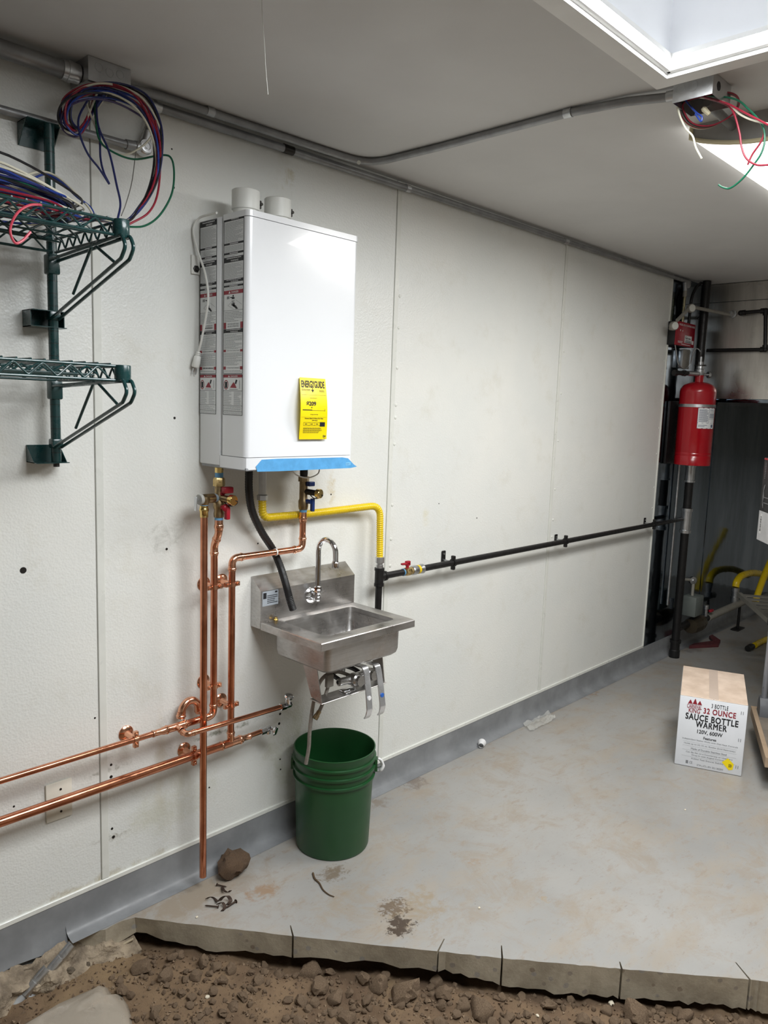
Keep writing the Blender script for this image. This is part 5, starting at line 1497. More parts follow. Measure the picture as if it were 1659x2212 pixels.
# cable conduit with corner pulleys
YK = -.10
kc = thing('cable_conduit', 'pale grey conduit with round corner pulleys linking control box and hood', 'conduit', (4.75, YK, 2.1))
a = P(1456, 704, Y=YK); b = P(1463, 692, Y=YK); c_ = P(1486, 668, Y=YK); d = P(1500, 664, Y=YK); e = V((HDX-.004, -.205, P(1567, 682, X=HDX).z))
MT['dullgrey'] = M('dull_grey_paint', S(150, 147, 138), .5, .2, .06, 20)
MB().tube([b, c_], .0105, 14).build('tube', MT['dullgrey'], kc)
MB().tube([d, e], .0105, 14).build('tube', MT['dullgrey'], kc)
for q in (a, (c_+d)/2):
    pu = MB().lathe([(0, .026), (.020, .026), (.023, .023)], q+V((.006, .010, 0)), (-.55, -.83, 0), 22).build('corner_pulley', MT['dullgrey'], kc)
    MB().lathe([(0, .021), (.001, .021), (.001, .012), (.003, .012)], q+V((-.007, -.010, 0)), (-.55, -.83, 0), 22).build('pulley_cover', MT['strip'], pu)
MB().cyl(a+V((.02, .03, -.012)), (bx0+.02, -.05, bz1-.03), .010, n=14).build('tube', MT['dullgrey'], kc)
MB().lathe([(0, .016), (.03, .018), (.031, .026), (.04, .026)], e+V((-.04, 0, .006)), (1, -.05, 0), 8).build('hood_nut', MT['galv'], kc)
q = P(1471, 618, Y=-.05)
vc = thing('drop_conduit', 'thin vertical conduit dropping from ceiling corner to control box', 'conduit', (4.80, -.04, bz1))
MB().cyl((4.79, -.035, bz1), (4.79, -.035, 2.33), .0085, n=14).build('tube', M('tarnished_conduit', S(150, 142, 112), .35, .6), vc)
MB().cyl((4.79, -.035, 2.325), (4.79, -.035, 2.365), .0125, n=14).build('connector', MT['dullgrey'], vc)
MB().lathe([(0, .022), (.018, .022), (.020, .018)], (4.84, -.016, 2.405), (-.3, -1, 0), 20).cyl((4.79, -.035, 2.36), (4.79, -.03, 2.41), .013, n=14).build('elbow_body', MT['galv'], vc)
# black riser and cable
RX, RY = 4.985, -.085
gr = thing('gas_riser', 'tall black iron gas riser with grey couplings standing in dark steel corner', 'pipe', (RX, RY, 0))
MB().cyl((RX, RY, .0), (RX, RY, 2.44), .026, n=22).build('pipe', MT['blackpipe'], gr)
def zr(py): return P(1484, py, Y=RY).z
MB().lathe([(0, .036), (.02, .036), (.021, .031), (zr(1098)-zr(1150)-.02, .031), (zr(1098)-zr(1150)-.019, .036), (zr(1098)-zr(1150), .036)], (RX, RY, zr(1150)), n=22).build('tee_coupling', MT['galv_bright'], gr)
MB().lathe([(0, .035), (.012, .035), (.013, .030), (.10, .030), (.101, .034), (.112, .034)], (RX, RY, zr(1042)), n=22).build('coupling', MT['galv_bright'], gr)
MB().cyl((XE-.01, YG, gz), (RX-.02, RY, gz), .016, n=16).build('side_branch', MT['blackpipe'], gr)
MB().lathe([(0, .034), (.05, .034), (.055, .030), (.10, .030), (.101, .036), (.12, .036)], (RX, RY, 0), n=22).build('floor_fitting', MT['blackpipe'], gr)
r2 = MB().cyl((4.955, -.022, .35), (4.955, -.022, 1.29), .009, n=14)
tag(r2.build('thin_riser', MT['galv']), 'thin grey vertical conduit behind the black gas riser', 'conduit')
r3 = MB().tube(catmull([V((4.96, -.06, 2.43)), P(1503, 622, Y=-.05), P(1494, 645, Y=-.05), P(1491, 670, Y=-.045), V((4.87, -.04, bz1))], 8), .009, 12)
tag(r3.build('black_cable', MT['blackrubber']), 'black cable curving from ceiling corner to red control box', 'cable')
r4 = MB().tube(catmull([V((tx, ty, zv+.115)), P(1512, 758, Y=-.13), P(1503, 753, Y=-.12), P(1496, 765, Y=-.10), P(1491, 786, Y=-.08), P(1478, 797, Y=-.06), P(1466, 788, Y=-.05), P(1462, 768, Y=-.045), V((4.70, -.04, bz0))], 8), .0035, 8)
tag(r4.build('pilot_tube', MT['galv']), 'thin grey tube looping between control box and tank valve', 'tube')
eb_ = thing('electrical_box', 'small grey electrical box on dark steel behind the thin looped tube', 'electrical box', (4.9, -.02, 1.86))
MB().rbox((4.84, -.035, 1.90), (4.93, -.003, 2.01), .004).build('box', MT['galv'], eb_)
MB().rbox((4.835, -.038, 1.895), (4.935, -.035, 2.015), .001).build('cover', MT['dullgrey'], eb_)
# agent pipes on the hood end
hx_ = HDX-.045
hpz = thing('hood_agent_pipe', 'black agent pipe forming a loop on the end of the hood', 'pipe', (hx_, -.3, 2.02))
A_, B_, C_, D_ = P(1600, 676, X=hx_), P(1654, 671, X=hx_), P(1653, 755, X=hx_), P(1527, 757, X=hx_)
MB().tube(fillet([V((HDX, A_.y, A_.z)), A_, B_, C_, D_], [.012, .014, .014], 5), .011, 14).build('pipe', MT['blackpipe'], hpz)
for q, d0, d1 in ((A_, (1, 0, 0), B_-A_), (B_, A_-B_, C_-B_), (C_, B_-C_, D_-C_)):
    d0, d1 = V(d0).normalized(), V(d1).normalized()
    MB().ball(q, .0165).lathe([(.008, .0165), (.028, .0165)], q, d0, 14).lathe([(.008, .0165), (.028, .0165)], q, d1, 14).build('elbow', MT['blackpipe'], hpz)
# gas valve train along the floor
gt = thing('gas_valve_train', 'gas valve with grey actuator box on low pipe along dark steel wall', 'gas valve', (5.2, -.12, .12))
zg = .205
MB().cyl((RX, RY, zg), (5.42, -.125, zg), .024, n=18).build('black_pipe', MT['blackpipe'], gt)
MB().cyl((5.40, -.125, zg), (6.15, -.125, zg+.004), .026, n=18).build('pale_pipe', MT['dullgrey'], gt)
MB().lathe([(0, .05), (.03, .055), (.09, .06), (.15, .055), (.18, .05)], (5.12, -.12, zg-.01), (1, 0, 0), 10).build('valve_body', M('tarnished_brass', S(74, 66, 52), .45, .6), gt)
MB().rbox((5.06, -.17, .275), (5.19, -.075, .41), .008).build('actuator_box', M('green_grey_paint', S(96, 102, 98), .5), gt)
MB().cyl((5.11, -.12, .40), (5.11, -.12, .49), .010, n=12).build('stem', MT['dullgrey'], gt)
MB().lathe([(0, .026), (.02, .026), (.022, .016), (.0225, .010), (.03, .010)], (5.115, -.105, .512), (-.5, -.85, 0), 18).build('round_cap', MT['galv_bright'], gt)
MB().cyl((5.0, -.09, .53), (5.10, -.105, .515), .010, n=12).build('link', MT['dullgrey'], gt)
tv = MB().lathe([(0, .014), (.05, .014), (.052, .018), (.08, .018)], (5.36, -.125, zg+.02), n=14).build('test_port', MT['galv_bright'], gt)
MB().rbox((5.37, -.16, zg+.05), (5.42, -.14, zg+.066), .004).build('red_tab', MT['red_plastic'], gt)
sb_ = MB().cyl((6.05, -.12, .01), (6.05, -.12, zg-.022), .010, n=12).rbox((5.98, -.15, .0), (6.12, -.09, .010), .003)
tag(sb_.build('pipe_stand', MT['blackpipe']), 'small black stand propping the low pale pipe off floor', 'pipe stand')
fb = [P(1463, 1394, Z=.004), P(1552, 1397, Z=.004), P(1556, 1388, Z=.004), P(1508, 1369, Z=.004), P(1505, 1373, Z=.004), P(1540, 1389, Z=.004), P(1468, 1388, Z=.004)]
for p_ in fb: p_.y = min(p_.y, -.075); p_.z = 0.0006
m = MB().prism(fb, (0, 0, .022))
tag(m.build('red_floor_bracket', M('dark_red_steel', S(92, 44, 48), .5, .1, .1, 12)), 'dark red bent metal bracket lying on floor by gas riser', 'metal bracket')
# yellow gas hoses behind the cart
YHh = -.10
def yh(lst, label, r=.026, y0=YHh, y1=YHh):
    pts = [P(a, b, Y=y0+(y1-y0)*k/(len(lst)-1)) for k, (a, b) in enumerate(lst)]
    return tag(MB().tube(catmull(pts, 8), r, 14).build('yellow_hose', MT['yellow']), label, 'gas hose')
yh([(1589, 1268), (1592, 1256), (1602, 1244), (1622, 1238), (1644, 1240), (1668, 1252)], 'yellow gas hose arching over the low steel stand')
yh([(1632, 1300), (1638, 1280), (1648, 1252), (1662, 1218), (1690, 1160)], 'yellow gas hose rising steeply behind the cart handle', .024, -.22, -.22)
hl = [P(1630, 1394, Z=.022), P(1642, 1387, Z=.022), P(1672, 1376, Z=.022), P(1720, 1366, Z=.022)]
tag(MB().tube(catmull(hl, 8), .020, 14).build('yellow_hose', MT['yellow']), 'yellow gas hose end lying on floor behind cart post', 'gas hose')
q = P(1588, 1276, Y=YHh)
hq = thing('hose_coupling', 'grey quick coupling on pipe below end of arching yellow hose', 'coupling', (q.x, YHh, 0))
MB().lathe([(0, .030), (.04, .030), (.041, .024), (.08, .024), (.081, .029), (.11, .029)], (q.x, YHh, q.z-.085), n=14).build('coupling', MT['galv'], hq)
MB().cyl((q.x, YHh, .225), (q.x, YHh, q.z-.08), .022, n=14).build('pipe', MT['blackpipe'], hq)
q = P(1622, 1397, Y=-.55)
MB().lathe([(0, .020), (.06, .023), (.09, .018)], P(1615, 1401, Z=.023), hl[0]-P(1615, 1401, Z=.023), 14).build('hose_end', MT['blackrubber'])
tag(bpy.data.objects['hose_end'], 'black rubber end fitting of low yellow hose behind cart', 'hose fitting')
# low steel stand
SA, SB = P(1597, 1284, Z=.45), P(1662, 1341, Z=.45)
ed = (SB-SA); ed.z = 0; L_ = ed.length; ed.normalize(); sd = V((-ed.y, ed.x, 0))
if sd.x < 0: sd = -sd
ss = thing('steel_stand', 'low slatted stainless stand behind the cart handle', 'stand', (SA.x, SA.y, 0))
for s_ in (0, .22):
    MB().obox(SA+ed*.45+sd*s_, ed*.45, sd*.012, V((0, 0, .014))).build('rail', MT['dullgrey'], ss)
for k in range(9):
    MB().obox(SA+ed*(.05+.1*k)+sd*.11+V((0, 0, .006)), ed*.030, sd*.10, V((0, 0, .002))).build('slat', MT['dullgrey'], ss)
for (u_, s_) in ((.72, 0), (.87, 0), (.72, .22), (.87, .22)):
    q = SA+ed*u_+sd*s_
    MB().cyl((q.x, q.y, 0), (q.x, q.y, .44), .013, n=12).build('leg', MT['blackpipe'], ss)

# ------------------------------------------------------------------ cart
DK = V((.915, .404, 0)).normalized(); NK = V((DK.y, -DK.x, 0))
K0 = V((3.458, -1.150, 0)); KL = .62; KW = .48; KZ = .15
ct = thing('platform_cart', 'platform hand cart with grey tube handle and black foam grip', 'cart', K0+DK*KL*.5+NK*KW*.5)
c0_ = K0+DK*KL*.5+NK*KW*.5
MB().obox(c0_+V((0, 0, KZ-.012)), DK*KL*.5, NK*KW*.5, V((0, 0, .012))).build('deck', M('grey_deck', S(120, 112, 102), .7, 0, .15, 10), ct)
for (cc_, hx1, hx2) in ((K0+DK*KL*.5, DK*(KL*.5+.01), NK*.010), (K0+DK*KL*.5+NK*KW, DK*(KL*.5+.01), NK*.010), (K0+NK*KW*.5, DK*.010, NK*(KW*.5-.0102)), (K0+DK*KL+NK*KW*.5, DK*.010, NK*(KW*.5-.0102))):
    MB().obox(cc_+V((0, 0, KZ-.018)), hx1, hx2, V((0, 0, .022))).build('edge_rail', M('dusty_edge', S(168, 146, 122), .6), ct)
for (u_, w_) in ((.1, .08), (.9, .08), (.1, .92), (.9, .92)):
    q = K0+DK*KL*u_+NK*KW*w_
    wh = MB().lathe([(-.014, .046), (-.012, .05), (.012, .05), (.014, .046)], q+V((0, 0, .05)), NK, 20).build('caster', MT['blackrubber'], ct)
    MB().obox(q+V((0, 0, .106)), DK*.02, NK*.022, V((0, 0, .004))).build('caster_plate', MT['galv'], wh)
pb = K0+DK*(KL-.07)+NK*.035
pt2 = pb+NK*(KW-.07)
MB().tube(fillet([pb+V((0, 0, KZ)), pb+V((0, 0, .79)), pt2+V((0, 0, .79)), pt2+V((0, 0, KZ))], .06, 8), .0135, 16).build('handle_tube', M('grey_tube', S(150, 152, 158), .35, .5), ct)
MB().tube([pb+V((0, 0, .60)), pb+V((0, 0, .725))], .0205, 16).build('foam_grip', MT['blackrubber'], ct)
MB().tube(fillet([pb+V((0, 0, .72)), pb+V((0, 0, .79)), pb+NK*.20+V((0, 0, .79))], .055, 8), .0195, 16).build('dusty_grip', M('dusty_foam', S(110, 106, 102), .9, 0, .3, 30, var2=S(40, 40, 42)), ct)
for q in (pb, pt2):
    m = MB().prism([q-DK*.055+NK*-.02+V((0, 0, KZ)), q+DK*.055+NK*-.02+V((0, 0, KZ)), q+DK*.05+NK*-.02+V((0, 0, KZ+.05)), q+DK*.02+NK*-.02+V((0, 0, KZ+.085)), q-DK*.02+NK*-.02+V((0, 0, KZ+.085)), q-DK*.05+NK*-.02+V((0, 0, KZ+.05))], NK*.04)
    m.build('handle_bracket', M('grey_bracket', S(92, 94, 98), .5), ct)
# tote and cardboard on the cart
tq = K0+DK*(KL*.60)+NK*(KW*.70)
to = thing('storage_tote', 'pale grey plastic tote with framed side standing on cart', 'tote', tq+V((0, 0, KZ)))
MB().orbox(tq+V((0, 0, KZ+.155)), DK, NK, UPZ, .16, .12, .152, .012).build('tub', M('tote_plastic', S(168, 172, 166), .45), to)
for dz_ in (.03, .17, .29): MB().orbox(tq+V((0, 0, KZ+dz_)), DK, NK, UPZ, .166, .126, .006, .003).build('rib', M('tote_rib', S(196, 198, 194), .4), to)
cq = K0+DK*(KL*.16)+NK*(KW*.66)
MB().orbox(cq+V((0, 0, KZ+.055)), DK, NK, UPZ, .07, .12, .053, .003).build('carton', M('brown_card', S(134, 92, 58), .8))
tag(bpy.data.objects['carton'], 'small brown cardboard carton on the cart deck', 'carton')

# cartons stacked on the tote and a printed product box on top, overhanging the stack
CB = P(1634, 1165, Z=1.0)
st1 = MB().orbox(tq+V((0, 0, KZ+.312+.134)), DK, NK, UPZ, .15, .115, .133, .003)
tag(st1.build('stacked_carton', M('brown_card_stack', S(140, 98, 62), .8)), 'brown carton standing on the grey tote on cart', 'carton')
ztp = CB.z-.002
st2 = MB().orbox(tq+V((0, 0, (KZ+.58+ztp)/2)), DK, NK, UPZ, .14, .11, (ztp-KZ-.582)/2, .003)
tag(st2.build('stacked_carton', M('brown_card_top', S(150, 106, 70), .8)), 'brown carton directly under the dark printed product box', 'carton')
e1_ = V((-.807, -.59, 0)).normalized(); e2_ = V((.59, -.807, 0)).normalized()
zt2 = CB.z; zt3 = P(1650, 988, X=CB.x).z
LB, WB = .45, .38
pbx = thing('product_box', 'dark grey and white printed product box with barcode topping carton stack', 'box', CB+e1_*LB/2+e2_*WB/2)
cen_ = CB+e1_*LB/2+e2_*WB/2; cen_.z = (zt2+zt3)/2
MB().orbox(cen_, e1_, e2_, UPZ, LB/2, WB/2, (zt3-zt2)/2, .003).build('carton', M('charcoal_card', S(58, 58, 60), .45), pbx)
def pf0(u, v, d=.0006): return CB+e1_*LB*u-e2_*d+V((0, 0, (zt3-zt2)*v))
m = MB(); rect_into(m, pf0, .005, .005, .995, .36); m.build('white_panel', M('white_card', S(206, 206, 208), .5), pbx, fix=False)
m = MB(); rect_into(m, pf0, .005, .975, .995, .995); m.build('red_edge', M('red_card', S(196, 60, 66), .5), pbx, fix=False)
pf = lambda u, v: pf0(u, v, .0012)
pf2 = lambda u, v: pf0(u, v, .0018)
m = MB(); rect_into(m, pf, .055, .09, .12, .33); m.build('barcode_label', MT['print_white'], pbx, fix=False)
m = MB(); rd_ = random.Random(6); v_ = .12
while v_ < .29:
    w_ = rd_.choice((.004, .007, .011)); rect_into(m, pf2, .07, v_, .105, v_+w_); v_ += w_+rd_.choice((.004, .007))
m.build('barcode_bars', MT['print_black'], pbx, fix=False)['kind'] = 'stuff'
m = MB(); pf3 = pf2
for (ua, ub, va, vb, w_) in ((.06, .10, .54, .68, .012), (.10, .06, .40, .54, .012)):
    m.add([pf3(ua, va), pf3(ua+.02, va), pf3(ub+.02, vb), pf3(ub, vb)], [(0, 1, 2, 3)])
m.add([pf3(.06, .54), pf3(.085, .68), pf3(.11, .54), pf3(.085, .41)], [(0, 1, 2, 3)]); rect_into(m, pf3, .11, .525, .3, .535); rect_into(m, pf3, .11, .46, .3, .47)
lines_into(m, pf3, .06, .74, .10, .95, .02, .4, random.Random(3), .2)
m.build('silver_print', M('silver_ink', S(150, 150, 154), .4, .4), pbx, fix=False)['kind'] = 'stuff'

# ------------------------------------------------------------------ white appliance carton on the floor
A_, B_ = V((3.413, -.769, 0)), V((3.516, -1.033, 0)); BH = .334
du = (B_-A_); BW = du.length; du.normalize(); dn = V((-du.y, du.x, 0))
if dn.x < 0: dn = -dn
BD = .452
wb = thing('appliance_carton', 'white sauce warmer carton with black and red lettering on floor', 'box', A_+du*BW/2+dn*BD/2)
MT['carton'] = M('white_carton', S(232, 235, 240), .55, 0, .03, 5)
MT['dustycarton'] = M('dusty_carton', S(226, 206, 188), .5, 0, .08, 7, var2=S(206, 184, 164))
cb = A_+du*BW/2+dn*BD/2+V((0, 0, BH/2))
MB().orbox(cb, du, dn, UPZ, BW/2, BD/2, BH/2-.001, .004).build('carton_body', MT['carton'], wb)
for s_ in (-1, 1):
    MB().orbox(cb+du*s_*(BW/4)+V((0, 0, BH/2)), du, dn, UPZ, BW/4-.0012, BD/2-.001, .0015, .001, 1).build('top_flap', MT['dustycarton'], wb)
MB().orbox(cb+V((0, 0, BH/2+.0018)), du, dn, UPZ, .020, BD/2-.002, .0003, .0001, 1).build('clear_tape', M('clear_tape', S(228, 208, 192), .16, 0, .04, 8, coat=.8), wb)
bf = lambda u, v, d=.0007: A_+du*BW*u-dn*d+V((0, 0, BH*v))
kb, rdb, gb = MB(), MB(), MB()
text_into(rdb, 'CARNIVAL', bf, .115, .835, .335, .895, .015); text_into(rdb, 'KING', bf, .145, .775, .315, .84, .015)
for k in range(3):
    u_ = .16+.07*k
    rdb.add([bf(u_-.035, .90), bf(u_+.035, .90), bf(u_+.004, .955+.02*(k == 1)), bf(u_-.004, .955+.02*(k == 1))], [(0, 1, 2, 3)])
text_into(kb, '3 BOTTLE', bf, .475, .885, .72, .945, .015, 1.15)
text_into(rdb, '32 OUNCE', bf, .365, .79, .84, .872, .028, 1.12)
text_into(kb, 'SAUCE BOTTLE', bf, .105, .675, .885, .768, .03, 1.12)
text_into(kb, 'WARMER', bf, .27, .585, .725, .672, .03, 1.15)
text_into(kb, '120V, 600W', bf, .30, .49, .675, .555, .02)
text_into(kb, 'Features', bf, .40, .425, .59, .462, .02)
for (s_, ua, ub, v_) in (('Independent Sealed Wells with Dial Heat Controls', .09, .91, .382), ('Holds up to (3) 32 oz. Bottles (Sold Separately)', .12, .88, .318), ('Made of Durable Stainless Steel', .23, .76, .255),
                         ('Can Be Set on a Countertop or Used as a', .16, .85, .198), ('Drop-In with Angled Controls', .25, .74, .163), ('Rubber Feet Ensures Stability', .25, .73, .112), ('10"W x 4"D x 8"H  SKU: 382SBW', .34, .73, .035)):
    text_into(gb, s_, bf, ua, v_, ub, v_+.026, .004)
for v_ in (.36, .30, .24, .15): rect_into(gb, bf, .1, v_, .9, v_+.0015)
text_into(gb, 'CE', bf, .225, .05, .27, .085, .01); rect_into(gb, bf, .17, .045, .205, .09)
for v_ in (.86, .48, .10):
    for k in range(2):
        rect_into(gb, bf, .905+.03*k, v_, .913+.03*k, v_+.045)
kb.build('black_lettering', MT['print_black'], wb, fix=False)['kind'] = 'stuff'
rdb.build('red_lettering', MT['print_red'], wb, fix=False)['kind'] = 'stuff'
gb.build('small_print', MT['ink_grey'], wb, fix=False)['kind'] = 'stuff'
bf2 = lambda u, v: bf(u, v, .0014)
m = MB().add([bf2(.70, .155), bf2(.785, .225), bf2(.875, .155), bf2(.865, .075), bf2(.81, .06)], [(0, 1, 2, 3, 4)])
ys_ = m.build('yellow_sticker', MT['tagyellow'], wb, fix=False)
m = MB(); lines_into(m, lambda u, v: bf(u, v, .002), .80, .10, .85, .15, .012, .5, random.Random(1), .2); m.build('sticker_print', MT['print_black'], ys_, fix=False)['kind'] = 'stuff'
# ------------------------------------------------------------------ soil clods and rubble
def rock_mesh(name, seed, mat, sub=2, rough=.35, flat=.75, cut=(.55, .85)):
    bm = bmesh.new(); bmesh.ops.create_icosphere(bm, subdivisions=sub, radius=1)
    r_ = random.Random(seed); off = V((r_.uniform(-9, 9), r_.uniform(-9, 9), r_.uniform(-9, 9)))
    pl = [(V((r_.gauss(0, 1), r_.gauss(0, 1), r_.gauss(0, 1))).normalized(), r_.uniform(*cut)) for _ in range(9)]
    for q in bm.verts:
        p = q.co*(1+rough*mnoise.fractal(q.co*1.3+off, 1, 2, 3)+.05*mnoise.noise(q.co*5+off))
        for n_, d_ in pl:
            e_ = p.dot(n_)-d_
            if e_ > 0: p -= n_*e_*.85
        q.co = V((p.x, p.y, p.z*flat))
    me = bpy.data.meshes.new(name); bm.to_mesh(me); bm.free()
    me.materials.append(mat); me.shade_smooth(); me.set_sharp_from_angle(angle=R(28))
    return me
ROCKS = [rock_mesh('soil_clod', 100+i, MT['clod'], 3, .42) for i in range(8)]
rnd = random.Random(21)
placed = []
def clod(px, py, rp, label='brown clod of dry soil on the trench floor', group='soil clods in the trench', me=None, zoff=.35):
    q = P(px, py, Z=-.135)
    for _ in range(3): q = P(px, py, Z=soil_z(q.x, q.y)+.02)
    d_ = (q-CAM).dot(CF); r_ = rp*d_/FPX
    for (x_, y_, rr_) in placed:
        if (x_-q.x)**2+(y_-q.y)**2 < (rr_+r_)**2*.40: return
    if (q-ep[0]).dot(inw) > -.006: return
    placed.append((q.x, q.y, r_))
    ob = bpy.data.objects.new('soil_clod', me or rnd.choice(ROCKS)); COL.objects.link(ob)
    ob.location = (q.x, q.y, soil_z(q.x, q.y)+r_*zoff)
    ob.scale = (r_*rnd.uniform(.9, 1.15), r_*rnd.uniform(.8, 1.05), r_*rnd.uniform(.8, 1.1))
    ob.rotation_euler = (rnd.uniform(-.4, .4), rnd.uniform(-.4, .4), rnd.uniform(0, 6.28))
    if group == 'soil clods in the trench':
        sz = 'fist-sized' if r_ > .022 else 'walnut-sized' if r_ > .012 else 'pebble-sized'
        near = (q-ep[0]).dot(inw) > -.14
        label = sz+(' brown soil clod close along the saw-cut slab edge' if near else ' brown soil clod out on open trench soil away from slab')
        group = sz+(' clods along the slab edge' if near else ' clods on open trench soil')
    tag(ob, label, 'soil clod', group); return ob
for (px, py, rp) in ((672, 2091, 26), (725, 2151, 22), (870, 2138, 33), (817, 2120, 26), (785, 2106, 18), (692, 2124, 24), (654, 2153, 16), (680, 2158, 15), (792, 2153, 14), (748, 2191, 24), (944, 2117, 16),
                     (958, 2138, 21), (955, 2162, 15), (1045, 2178, 27), (955, 2204, 18), (1190, 2164, 16), (1002, 2160, 16), (1370, 2185, 34), (1479, 2188, 20), (1555, 2198, 18), (1504, 2205, 16), (1610, 2205, 18), (1640, 2208, 14),
                     (359, 2100, 18), (439, 2067, 17), (465, 2080, 14), (304, 2083, 22), (560, 2108, 15), (630, 2080, 17), (500, 2085, 14), (420, 2100, 15), (262, 2130, 16), (600, 2095, 13), (1100, 2190, 15), (1260, 2196, 16)):
    if rp >= 30: clod(px, py, rp, 'largest brown soil clod in the trench, under saw-cut slab edge' if px < 1000 else 'big pale brown clod against the slab edge beside white rubble', None)
    else: clod(px, py, rp)
for _ in range(1100):
    px = rnd.uniform(230, 1659); lo = 2030+(px-290)*.10 if px > 290 else 2090
    py = rnd.uniform(lo+8, 2222)
    rp = rnd.choice((5, 6, 6, 7, 8, 9, 11, 13))
    dens = .5+.5*mnoise.noise(V((px*.006, py*.01, 3)))
    if rnd.random() < dens*1.1 and len(placed) < 285: clod(px, py, rp)
# white lumps
WR = rock_mesh('white_rubble', 333, M('white_plaster', S(222, 212, 190), .9, 0, .08, 20, bump=.4))
for (px, py, rp) in ((1215, 2201, 12), (1309, 2166, 13), (1290, 2178, 12), (1326, 2180, 14), (1280, 2196, 11), (1304, 2196, 14), (1335, 2200, 12), (1322, 2160, 8), (1142, 2178, 5), (1162, 2182, 5), (448, 2142, 6)):
    o_ = clod(px, py, rp, 'white crumbly plaster lump among the soil clods', 'white plaster lumps in the trench', WR, .3)
    if o_: o_.name = 'plaster_lump'; o_['category'] = 'rubble'
# crumbs
m = MB(); tet = [V((0, 0, 1)), V((.94, 0, -.33)), V((-.47, .82, -.33)), V((-.47, -.82, -.33))]
for _ in range(9000):
    px = rnd.uniform(0, 1659); py = rnd.uniform(2030, 2420)
    q = P(px, py, Z=-.135)
    if (q-ep[0]).dot(inw) > -.004 or q.y > -.02: continue
    s_ = rnd.choice((.0018, .0025, .0025, .0035, .005, .007))
    z = soil_z(q.x, q.y)+s_*.3
    rot = Matrix.Rotation(rnd.uniform(0, 6.28), 3, 'Z') @ Matrix.Rotation(rnd.uniform(0, 3), 3, 'X')
    m.add([V((q.x, q.y, z))+rot @ (p*s_*rnd.uniform(.7, 1.2)) for p in tet], [(0, 1, 2), (0, 2, 3), (0, 3, 1), (1, 3, 2)])
cr = m.build('soil_crumbs', MT['clod'], angle=10)
cr['kind'] = 'stuff'; cr['label'] = 'fine loose soil crumbs scattered over the trench floor'; cr['category'] = 'soil'

# rock on the slab
rk = rock_mesh('rock', 779, M('brown_rock', S(108, 86, 66), .9, 0, .25, 18, bump=.8, bscale=60, bdist=.006), 3, .45, .9, (.78, .98))
ob = bpy.data.objects.new('rock', rk); COL.objects.link(ob)
q = P(495, 1892, Z=0)
ob.location = (q.x+.022, q.y+.004, .036); ob.scale = (.060, .052, .046); ob.rotation_euler = (0, 0, 1.1)
tag(ob, 'fist-sized brown rock on the floor by the wall base', 'rock')

# conduits sticking out of the trench
MT['pvc'] = M('grey_pvc', S(168, 170, 170), .4, 0, .12, 20)
def pvc(lst, r, label):
    pts = [P(a, b, Z=z) for a, b, z in lst]
    for p_ in pts: p_.y = min(p_.y, -.06)
    o = thing('buried_conduit', label, 'conduit', pts[0])
    MB().tube(pts, r, 16).build('tube', MT['pvc'], o)
    a, b = pts[-2], pts[-1]; d_ = (b-a).normalized()
    MB().lathe([(0, r*1.22), (.038, r*1.22), (.039, r*1.12), (.043, r*1.12), (.044, r*1.22), (.080, r*1.22)], a+d_*.01, d_, 18).build('coupling', MT['galv_bright'], o)
    return o
pvc([(10, 2240, -.13), (60, 2130, -.09), (78, 2072, -.05), (97, 2024, -.02)], .0115, 'grey conduit with steel coupling rising from trench to wall base')
pvc([(-30, 2235, -.13), (5, 2170, -.11), (25, 2128, -.085), (34, 2100, -.07)], .0115, 'shorter grey conduit lying beside coupled conduit at trench edge')
# grey plastic sheet
t0 = [(-60, 2300), (45, 2214), (120, 2176), (200, 2136), (216, 2128), (232, 2134), (243, 2150), (262, 2147), (275, 2160), (284, 2200), (288, 2240), (270, 2330)]
pts = [P(a, b, Z=-.085) for a, b in t0]
m = MB(); cen = V((0, 0, 0))
for p_ in pts: cen += p_/len(pts)
N_ = 10
ring = []
for j in range(N_+1):
    for k, p_ in enumerate(pts):
        q = cen.lerp(p_, j/N_)
        q.z = max(soil_z(q.x, q.y)+.022, -.098)+.006*mnoise.noise(V((q.x*16, q.y*16, 2)))+.003*mnoise.noise(V((q.x*50, q.y*50, 5)))-.02*(j/N_)**6
        m.v.append(q)
n_ = len(pts)
for j in range(N_):
    for k in range(n_):
        a = j*n_+k; b = j*n_+(k+1) % n_
        m.face((a, b, b+n_, a+n_))
ob = m.build('plastic_sheet', M('grey_plastic_sheet', S(156, 146, 132), .3, 0, .06, 8, coat=.3), angle=60)
so = ob.modifiers.new('thickness', 'SOLIDIFY'); so.thickness = .0012
tag(ob, 'crumpled grey plastic sheet lying on soil in trench corner', 'plastic sheet')
# thin stick leaning under the slab corner
a, b = P(200, 2082, Z=-.12), P(288, 2028, Z=-.065)
tag(MB().tube([a, lerp(a, b, .5)+V((0, 0, .004)), b], .0035, 8).build('stick', M('pale_stick', S(190, 176, 150), .7)), 'thin pale stick leaning from the soil under slab corner', 'stick')
CH = rock_mesh('rubble_chip', 444, MT['footing'], 2, .5, .6)
for (px, py, rp, lb) in ((150, 2085, 20, 'pale broken concrete chip beside plastic sheet'), (185, 2075, 14, 'flat pale concrete chip next to thin stick'), (128, 2098, 12, 'small pale concrete chip by buried conduit')):
    o_ = clod(px, py, rp, lb, None, CH, .5)
    if o_: o_.name = 'concrete_chip'; o_['category'] = 'rubble'

